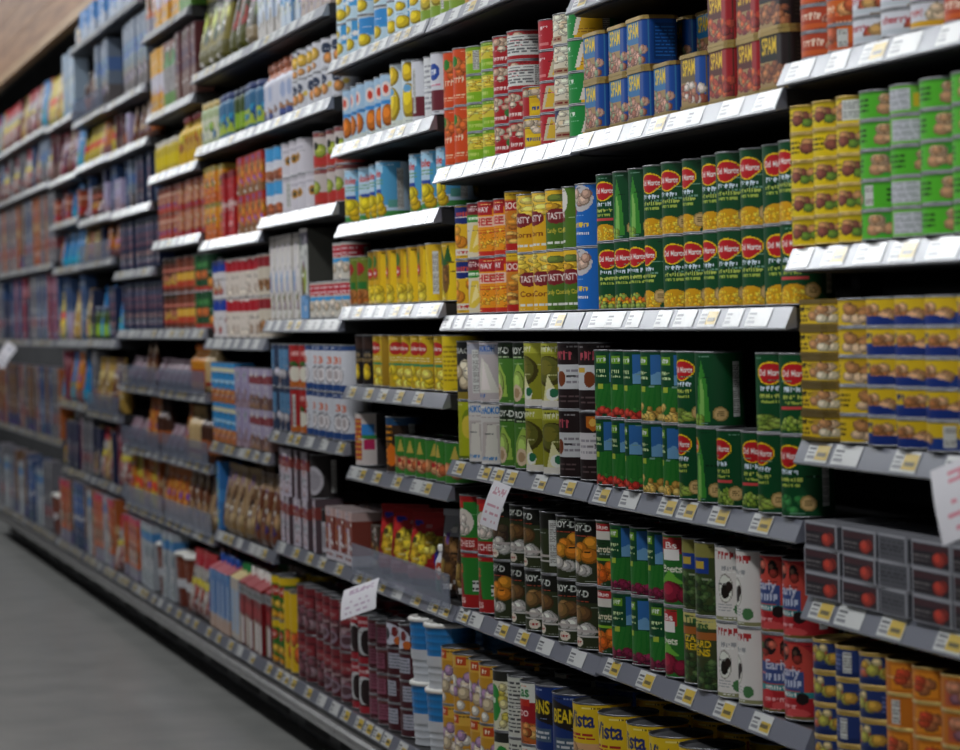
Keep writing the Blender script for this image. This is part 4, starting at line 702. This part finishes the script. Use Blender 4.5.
# shared shelf parts, origin at the far end of the rail top, running towards the viewer along -Y
L_ = W - .008
shelf_me = prism_y('shelf_board', [(.004, -.002), (.004, -.032), (.03, -.034), (.50, -.040), (.50, -.002)], -L_, 0, MAT['shelf'])
rail_me = prism_y('rail', [(0, 0), (.004, .0), (.006, -.028), (-.011, -.031), (-.0128, -.0285)], -L_, 0, MAT['rail'])
def tag_mesh(kind, w):
    """a paper tag lying on the slanted face of the rail"""
    hx, hz = -.0123, -.0272; nrm = (-.912, .41)
    def pt(u, v, o): return (hx * (1 - v) * .93 - .0004 + nrm[0] * o, -u, hz * (1 - v) * .93 - .0008 + nrm[1] * o)
    V, F, K = [], [], []
    def quad(u0, u1, v0, v1, c, o):
        b = len(V); V.extend([pt(u0, v0, o), pt(u1, v0, o), pt(u1, v1, o), pt(u0, v1, o)]); F.append((b, b + 3, b + 2, b + 1)); K.append(col(c))
    quad(0, w, 0, 1, 'e6e6e2', .0008)
    if kind < 3:
        quad(w * (.42 if kind else .5), w * .97, .12, .86 if kind else .62, 'e6c23a', .0011)
        quad(w * .5, w * .88, .3, .5, '6a5a2a', .0014)
    quad(w * .06, w * .38, .62, .74, '55565a', .0011); quad(w * .06, w * .34, .42, .5, '77787c', .0011); quad(w * .06, w * .4, .16, .32, '8a8a8e', .0011)
    return mesh_from('tag', V, F, K, False, MAT['tag'])
TAGS = [tag_mesh(k, .074) for k in range(3)] + [tag_mesh(3, .085), tag_mesh(4, .064)]
back_me = box_mesh('back_panel', .50, .515, -W + .004, -.004, FLOOR + .02, 2.26, mat=MAT['shelf_dark'])
up_me = box_mesh('upright', .455, .499, -.038, -.003, FLOOR, 2.28, mat=MAT['shelf_dark'])
kick_me = box_mesh('kick_plate', .030, .048, -W + .002, -.002, FLOOR, .099, mat=MAT['kick'])
deck_me = box_mesh('base_deck', -.008, .49, -W + .003, -.003, .100, .132, mat=MAT['shelf'])
bump_me = prism_y('bumper', [(-.002, .121), (-.016, .120), (-.023, .113), (-.025, .103), (-.021, .090), (-.010, .085), (-.002, .09)], -W + .002, -.002, MAT['bumper'])
fence_me = box_mesh('fence', -.014, -.011, -L_ + .02, -.02, -.006, .064, mat=MAT['acrylic'])
slot_me = box_mesh('kick_slot', .0280, .0305, -.40, -.12, .004, .055, mat=MAT['shelf_dark'])

NOBJ = 0
def product(key):
    p = PROD[key]
    if p['built'] is None:
        w, h, parts = p['fn']()
        xs = np.array([v.co.x for v in parts[0][1].vertices]); p['built'] = (w, h, parts, float(xs.max() - xs.min()) + .002)
    return p
def place(key, x, y, z, label, group, sc=1.0):
    global NOBJ
    p = product(key); root = bpy.data.objects.new(p['name'], None); C.objects.link(root); root.empty_display_size = .02
    root.location = (x, y, z); j = random.uniform(-9, 9) if p['name'].endswith('bag') else (random.uniform(-22, 20) - (75 if random.random() < .03 else 0)) if p['rot'] else random.gauss(0, 1.0)
    root.rotation_euler = (0, 0, math.radians(p['rot'] + j))
    root.scale = (sc, sc, sc)
    root['label'] = label; root['category'] = p['cat']; root['group'] = group
    for nm, me in p['built'][2]:
        o = bpy.data.objects.new(nm, me); C.objects.link(o); o.parent = root
    NOBJ += 1
    return root
def expand(stack):
    out = []
    for s in stack.split('/'):
        k, _, n = s.partition('*'); out += [k] * int(n or 1)
    return out
def layer_words(i, n):
    if n == 1: return ''
    if n == 2: return ('lower layer', 'upper layer')[i]
    return 'bottom layer' if i == 0 else 'top layer' if i == n - 1 else ORD[i + 1] + ' layer'
OFF = {(0, 1.140): (-.014, .018), (0, .882): (-.014, .012), (1, .773): (-.006, .0), (1, .488): (0, .045), (0, .4): (-.008, .01), (3, .479): (.036, 0)}   # goods pushed a little out of line
def fill(bi, si, z, spec, ynear_limit=None, base=False, gap=9):
    yfar = (T0 + bi) * W - .010 + OFF.get((bi, z), (0, 0))[1]; room = W - .020 - (.055 if (bi, z) == (2, .482) else 0)
    cols = []
    for it in spec:
        if it[0] == 'gap': cols.append((None, it[1], None)); continue
        back = it[2] if len(it) > 2 else None
        for _ in range(it[1]): cols.append((expand(it[0]), max(product(k)['built'][0] for k in expand(it[0])) + .0008, expand(back) if back else None))
    tot = sum(c[1] for c in cols); slack = 0
    if ynear_limit is None:
        while tot > room and len(cols) > 1: tot -= cols.pop()[1]
        slack = (room - tot) / max(1, len(cols))
        if slack > .05: slack = .012
    sl = [slack * (1 + random.uniform(-.7, .7)) for _ in cols]; q = slack * len(cols) / max(1e-6, sum(sl)); sl = [s * q for s in sl]
    y = yfar; zz = z + .002; count = {}; todo = []
    for (st, w, back), slack in zip(cols, sl):
        y -= w / 2 + slack / 2
        if ynear_limit and y < ynear_limit: break
        if st:
            xf = (XR(z) + (.003 if z > .8 else -.009) if not base else 1.382) + OFF.get((bi, z), (0, 0))[0]; dp = max(product(k)['built'][3] for k in st)
            jx = random.uniform(0, .010) if ynear_limit is None else random.uniform(0, .004)
            hh = zz
            sc = min(1.0, (gap - .048) / sum(product(k)['built'][1] for k in st))
            for i, k in enumerate(st): todo.append((k, xf + dp / 2 + jx, y, hh, i, len(st), 0, sc)); hh += product(k)['built'][1] * sc + .0003
            if back:
                hh = zz
                sc = min(1.0, (gap - .048) / sum(product(k)['built'][1] for k in back))
                for i, k in enumerate(back): todo.append((k, xf + dp * 1.5 + .012 + jx, y, hh, i, len(back), 1, sc)); hh += product(k)['built'][1] * sc + .0003
        y -= w / 2 + slack / 2
    where = ('bottom shelf' if base else ORD[si] + ' shelf up') + ', ' + BAY[bi]
    for k, x, yy, hh, i, n, row, sc in todo:
        d = PROD[k]['desc']; c = (d, i, n, row); count[c] = count.get(c, 0) + 1
    cur = {}
    for k, x, yy, hh, i, n, row, sc in todo:
        d = PROD[k]['desc']; c = (d, i, n, row); cur[c] = cur.get(c, 0) + 1
        lw = layer_words(i, n)
        if row: lw = ('back row ' + {'lower layer': 'bottom', 'upper layer': 'top', '': ''}.get(lw, lw)).strip()
        bits = [d] + ([ORD[cur[c]] + ' from left'] if count[c] > 1 else []) + ([lw] if lw else []) + [where]
        if len([q for q in todo if q[0] != k and PROD[q[0]]['desc'] == d]): pass
        place(k, x, yy, hh, ', '.join(bits), '%s on the %s of the %s' % (PROD[k]['name'].replace('_', ' ') + 's', ('bottom shelf' if base else ORD[si] + ' shelf up'), BAY[bi]), sc)

def bay(bi, shelves, base, tags=None, limit=None, fences=(), shade_shelves=()):
    yfar = (T0 + bi) * W
    root = bpy.data.objects.new('shelving_bay', None); C.objects.link(root); root.location = (XR(.1), yfar, FLOOR * 0)
    root['label'] = 'black shelving unit with grey price rails, ' + BAY[bi]; root['category'] = 'shelving'; root['group'] = 'shelving bays along the aisle'
    def part(nm, me, loc=(0, 0, 0), parent=None):
        o = bpy.data.objects.new(nm, me); C.objects.link(o); o.parent = parent or root; o.location = loc; return o
    part('back_panel', back_me); part('upright', up_me); part('kick_plate', kick_me); part('base_deck', deck_me, (1.378 - XR(.1), 0, 0)); part('bumper', bump_me, (1.378 - XR(.1), 0, 0))
    part('kick_slot', slot_me); part('kick_slot', slot_me, (0, -.42, 0))
    zs = sorted(set(list(shelves) + list(shade_shelves)))  # adds unseen empty upper boards, put in to shade the goods below
    for z in [None] + zs:
        if z is None: sh = part('base_shelf', box_mesh('base_shelf', 1.378 - XR(.1) + .004, .49, -W + .004, -.004, .134, .1625, mat=MAT['shelf'])); rl = part('price_rail', rail_me, (1.378 - XR(.1), -.004, .163), sh); zt = .163; x0 = 1.378 - XR(.1)
        else: sh = part('shelf', shelf_me, (XR(z) - XR(.1), -.004, z)); rl = part('price_rail', rail_me, (0, 0, 0), sh); zt = 0; x0 = 0
        y = -.012 - random.uniform(0, .03)
        dense = z is not None and z > 1.0
        while y > -L_ + .086:
            m = TAGS[random.choice((0, 1, 2, 1, 3) if not dense else (3, 4, 3, 4, 1))]
            o = bpy.data.objects.new('price_tag', m); C.objects.link(o); o.parent = sh; o.location = (x0, y, zt)
            y -= .076 + (random.choice([.010, .03, .06]) if dense else random.choice([.012, .06, .07, .09, .11]))
    nl = (yfar - limit) if limit else None
    fill(bi, 0, .163, base, nl, True, zs[0] - .163)
    real = sorted(shelves)
    for i, z in enumerate(zs):
        if z in shelves: fill(bi, i + 2, z, shelves[z], nl, False, (zs[i + 1] if i + 1 < len(zs) else z + 9) - z)
    for z in fences:
        f = link_mesh('shelf_fence', fence_me); f.location = (XR(z), yfar - .004, z); i = zs.index(z)
        f['label'] = 'clear plastic lip along the %s shelf up, %s' % (ORD[i + 2], BAY[bi]); f['category'] = 'shelf fence'; f['group'] = 'clear shelf fences'
# ------------------------------------------------------------ the bays, nearest first; goods listed from the far end to the near end
# A
bay(0, {1.387: [('salmon2*4', 1), ('salmon*4', 1), ('tunaw*4', 2), ('tunay*4', 1), ('salmon2*4', 1), ('salmon*4', 4)],
        1.140: [('ysnack*5', 2), ('ysnack*4/ysnack2', 1), ('gsnack*5', 1), ('gsnack2*2/gsnack/gsnack2*2', 1), ('gsnack*5', 2), ('gsnack2*5', 1), ('gsnack*5', 3)],
        0.882: [('sard*5', 1), ('ytuna*5', 1), ('btuna*5', 8)],
        0.672: [('pack*3', 1), ('gap', .012), ('pack*3', 1), ('gap', .004), ('pack2*3', 1), ('gap', .012), ('pack*3', 4)],
        0.400: [('pate*5', 3), ('orng*5', 2), ('orng2*5', 6)]}, [], limit=.905, shade_shelves=(1.63, 1.9, 2.14))
# B
bay(1, {1.585: [('wbean*2', 4), ('redban*2', 3), ('mush*2', 3)],
        1.357: [('spam_blue*2', 3, 'spam_blue*2'), ('spam_blue', 1, 'spam_blue*2'), ('gap', .03), ('spam_white', 1), ('spam_red*2', 2), ('spam_black*2', 1)],
        1.062: [('mixveg/corn2', 1), ('mixveg/cream', 2), ('corn*2', 7), ('corn2/corn', 1), ('corn/corn2', 1)],
        0.773: [('field_tom*2', 3), ('field_pot*2', 2), ('gbean*2', 1), ('stalk2/cream', 1), ('peas', 2), ('gbean*2', 1), ('spin/peas', 1), ('spin', 1)],
        0.488: [('carrot*2', 1, 'carrot*2'), ('field_beet*2', 3, 'field_beet*2'), ('beet*2', 1, 'beet*2'), ('greens2/greens', 2, 'greens*2'), ('olive*2', 2, 'olive*2'), ('early*2', 2, 'early*2'), ('early2*2', 1, 'early2*2')]},
    [('vista*2', 4, 'vista*2'), ('bush*2', 3, 'bush*2')], shade_shelves=(1.85, 2.14))
# C
bay(2, {1.652: [('yjar', 2), ('garlic', 2), ('kern', 2), ('rgc', 2), ('peach', 2)],
        1.354: [('torange*2', 2), ('ycorn*4', 2), ('mush*4', 1), ('mush*2/mushw*2', 1), ('mushy*2', 1), ('redban*4', 1), ('wbean*4', 1), ('gyel*4', 1)],
        1.062: [('peach*2', 1), ('banana*2', 1), ('kern*2', 2), ('thin*2', 1), ('tasty_y*2', 2), ('tasty_g*2', 1), ('tasty_g/hatch', 1), ('tblue*2', 1)],
        0.775: [('limec/diag', 1), ('chi2/chi', 2), ('royg*2', 2), ('oliv*2', 2), ('bw*2', 1), ('bw2/bw', 1)],
        0.482: [('lychee2/lychee', 2, 'lychee*2'), ('roy_o/roy_d', 1, 'roy_d*2'), ('roy_b*2', 3, 'roy_b*2'), ('roy_b/roy_o', 2, 'roy_o*2')]},
    [('garlic*2', 3, 'garlic*2'), ('gcirc*2', 1, 'gcirc*2'), ('ingr*2', 1, 'ingr*2'), ('kas*2', 1, 'kas*2'), ('bush*2', 2, 'bush*2'), ('vista*2', 2, 'vista*2')], shade_shelves=(1.95,))
# D
bay(3, {1.654: [('pine*3', 2), ('pineb*3', 1), ('gap', .07), ('pineb*2', 1), ('pine*2', 3), ('yjar', 2), ('garlic', 1)],
        1.461: [('orj', 6), ('ylj', 2), ('wbl', 1), ('wbl2', 1), ('wbl', 1)],
        1.277: [('dole', 4), ('gap', .15), ('dole', 3)],
        1.088: [('gry', 2), ('ypine', 6), ('ypine2', 2)],
        0.906: [('bkflow', 2), ('dmp', 7), ('ywide', 1)],
        0.721: [('crab', 1), ('gap', .20), ('gcar', 1), ('gsm', 6, 'gsm')],
        0.479: [('spbox', 1), ('gap', .03), ('redbag', 3), ('gap', .05), ('smbt', 1), ('gap', .02), ('brbag', 2)]},
    [('spl*2', 2, 'spl*2'), ('pinky*4', 2, 'pinky*4'), ('eyes2*3/eyes', 2, 'eyes*4'), ('tub*2', 2, 'tub*2'), ('garlic*2', 1)], fences=(.479,), shade_shelves=(1.95,))
# E
bay(4, {1.790: [('tallw', 4), ('tallb', 3), ('tallt', 4)],
        1.575: [('wbr', 5), ('wbk/wyel', 4), ('wbk*2', 2)],
        1.331: [('blw*2', 2), ('wlt*2', 3), ('wlt', 1), ('fr1*2', 4)],
        1.061: [('wtall', 5), ('coco', 1), ('rbw', 3), ('rbw*2', 3)],
        0.773: [('dkb*2', 3), ('rgc*2', 2), ('wcoc*2', 7)],
        0.481: [('wbag*2', 4, 'wbag'), ('wbag/wjar', 1), ('wjar', 1), ('brbox', 3, 'brbox')]},
    [('mango*2', 2, 'mango*2'), ('mango2', 2), ('dkred*2', 3, 'dkred*2'), ('dkred2*2', 3, 'dkred*2')], shade_shelves=(2.06,))
# F
bay(5, {1.790: [('ybag', 3), ('gbag', 2), ('rbag', 2)],
        1.575: [('j1', 3), ('j2', 3), ('j3', 2), ('j2', 3)],
        1.299: [('ob2*2', 3), ('rb1', 3), ('ob1*2', 4)],
        1.012: [('wr2*2', 3), ('wr1*2', 6), ('wr3*2', 2)],
        0.709: [('bo1*2', 4), ('li1*2', 2), ('li2*2', 3)],
        0.447: [('bl1', 1), ('be1', 4, 'be1'), ('be2', 3, 'be2')]},
    [('blcar', 4, 'blcar'), ('wcar', 2, 'wcar'), ('redcar', 7, 'redcar')], shade_shelves=(2.06,))
# G
bay(6, {1.998: [('mg1', 2), ('tall1', 5), ('tall2', 2)],
        1.740: [('tall1', 3), ('tall2', 2), ('tall3', 4)],
        1.542: [('yj', 5), ('bt1', 5)],
        1.327: [('or1*2', 4), ('or2*2', 6)],
        1.040: [('gr1*2', 4), ('gr3*2', 4), ('gr2*2', 3)],
        0.850: [('meatp', 4, 'meatp'), ('bt2', 4), ('bt3', 2)],
        0.638: [('meatp', 3, 'meatp'), ('be5', 1), ('bt3', 3), ('bt4', 3)],
        0.425: [('be5', 3, 'be7'), ('be2', 3), ('be1', 2)]},
    [('mg2', 2), ('bucket*1', 2), ('be3', 4, 'be3')], fences=(.425, .638, .85))
# H and beyond: mixed goods
def mix(keys, width=.87, seed=1):
    rr = random.Random(seed); ks = keys.split(); out, tot = [], 0
    while True:
        k = rr.choice(ks); n = rr.choice((1, 1, 2))
        if k[0] == '_': out.append(('gap', .05)); tot += .05
        else: out.append((k, n)); tot += n * (product(k)['built'][0] + .001)
        if tot > width: return out
bay(7, {2.140: [('bb1', 4)],
        1.850: [('gap', .30), ('gy1', 5)],
        1.676: mix('tall3 bt4 li1 db1 be2', seed=2),
        1.463: mix('db1 li1 gy1 db2 st4', seed=3),
        1.248: [('db2', 12)],
        1.040: [('db2', 12)],
        0.852: [('meatp', 3), ('be2', 2), ('meatp', 2)],
        0.636: [('meatp', 4), ('be5', 2), ('bt4', 2)],
        0.425: mix('be8 be5 be2 st5 bt2', seed=4)},
    [('mg1', 4, 'mg1'), ('mg2', 3), ('bucket', 2)], fences=(.425, .636, .852))
# I
bay(8, {2.140: [('wyel', 2), ('bb1', 3)],
        1.857: [('gap', .2), ('bt4', 1), ('gap', .1), ('be2', 1), ('gy1', 3)],
        1.680: mix('be8 be5 be8 st5', seed=5),
        1.470: mix('li1 gr1 db1 st4 meatp', seed=6),
        1.307: mix('be5 st5 be5 be4 db1', seed=7),
        1.004: mix('be6 j3 ob1 db2 be6 st3', seed=8),
        0.734: mix('be4 be1 be4 st1 be2', seed=9),
        0.467: mix('be7 be3 st2 be4 db1', seed=10)},
    mix('mg1 mg1 st5 mg2 be3', seed=50), fences=(.734, 1.307, 1.857))
# J
bay(9, {1.900: [('be8', 2), ('be4', 1), ('be8', 1), ('gy2', 3)],
        1.670: mix('be6 be2 st4 tall3 be7', seed=11),
        1.490: mix('be2 st4 be6 or1 be7', seed=12),
        1.303: mix('be4 be6 be5 st5 be4', seed=13),
        1.002: mix('be8 st1 be4 be5 li1 st4', seed=14),
        0.748: mix('be5 be6 be7 be1 st2 db1', seed=15),
        0.468: mix('st2 st1 be8 db1 st3 st2', seed=16)},
    mix('mg2 mg1 st4 mg3 st3', seed=51))
# K, L, M
def far(s):
    return {1.915: mix('be7 be3 be6 be4 be3', seed=s), 1.680: mix('st1 be3 be2 st4 gy1', seed=s + 1), 1.332: mix('st5 st1 st3 st4 st1', seed=s + 2),
            1.000: mix('st4 st2 st1 st4 db1', seed=s + 3), 0.575: mix('st3 st4 st1 st5 st3', seed=s + 4)}
bay(10, far(20), mix('mg3 st1 mg2 bucket st4', seed=52))
bay(11, far(30), mix('mg3 st4 mg2 st3', seed=53))
bay(12, far(40), mix('mg3 st1 mg2', seed=54))

# ------------------------------------------------------------ paper flyers clipped under the rails
def flyer(name, label, t, z, w, h, tilt, lean, x, ink):
    n = 6; V, F, K = [], [], []
    rr = np.random.RandomState(int(t * 100)); nu, nv = 16, 18
    for s in (0, 1):
        for j in range(nv + 1):
            for i in range(nu + 1): V.append((-.004 * math.sin(math.pi * j / nv) + s * .0008, -(i / nu - .5) * w, -j / nv * h))
    B = (nu + 1) * (nv + 1)
    for j in range(nv):
        for i in range(nu):
            a = j * (nu + 1) + i; F.append((a, a + nu + 1, a + nu + 2, a + 1)); F.append((a + B, a + B + 1, a + B + nu + 2, a + B + nu + 1))
            txt = (j in (2, 3, 4) and 2 < i < nu - 2 and rr.rand() < .6) or (j > 6 and j % 3 == 0 and 1 < i < nu - 2 and rr.rand() < .7)
            K += [col(ink if txt else 'dedade'), col('d6d2d6')]
    o = link_mesh(name, mesh_from(name, V, F, K, False, MAT['card'])); o.location = (x, t * W, z)
    o.rotation_euler = (math.radians(tilt), math.radians(lean), math.radians(32)); o['label'] = label; o['category'] = 'flyer'
    return o
flyer('price_flyer', 'narrow white price flyer hanging crooked under the third-nearest bay', 5.25, .752, .045, .085, 14, 14, XR(.77) - .026, 'c89aa4')
flyer('price_flyer', 'square white price flyer on the lowest rail beside the clear tray', 6.42, .474, .095, .085, -24, 38, XR(.48) - .055, 'b8a0b4')
flyer('price_flyer', 'large white flyer with pink print at the right edge', 3.07, .892, .11, .10, -25, 28, XR(.88) - .045, 'd88a98')
flyer('price_flyer', 'small pale flyer below a far rail at the left edge', 14.6, .972, .1, .12, 25, 25, XR(1.0) - .016, 'a8a8b4')
print('THINGS', NOBJ)
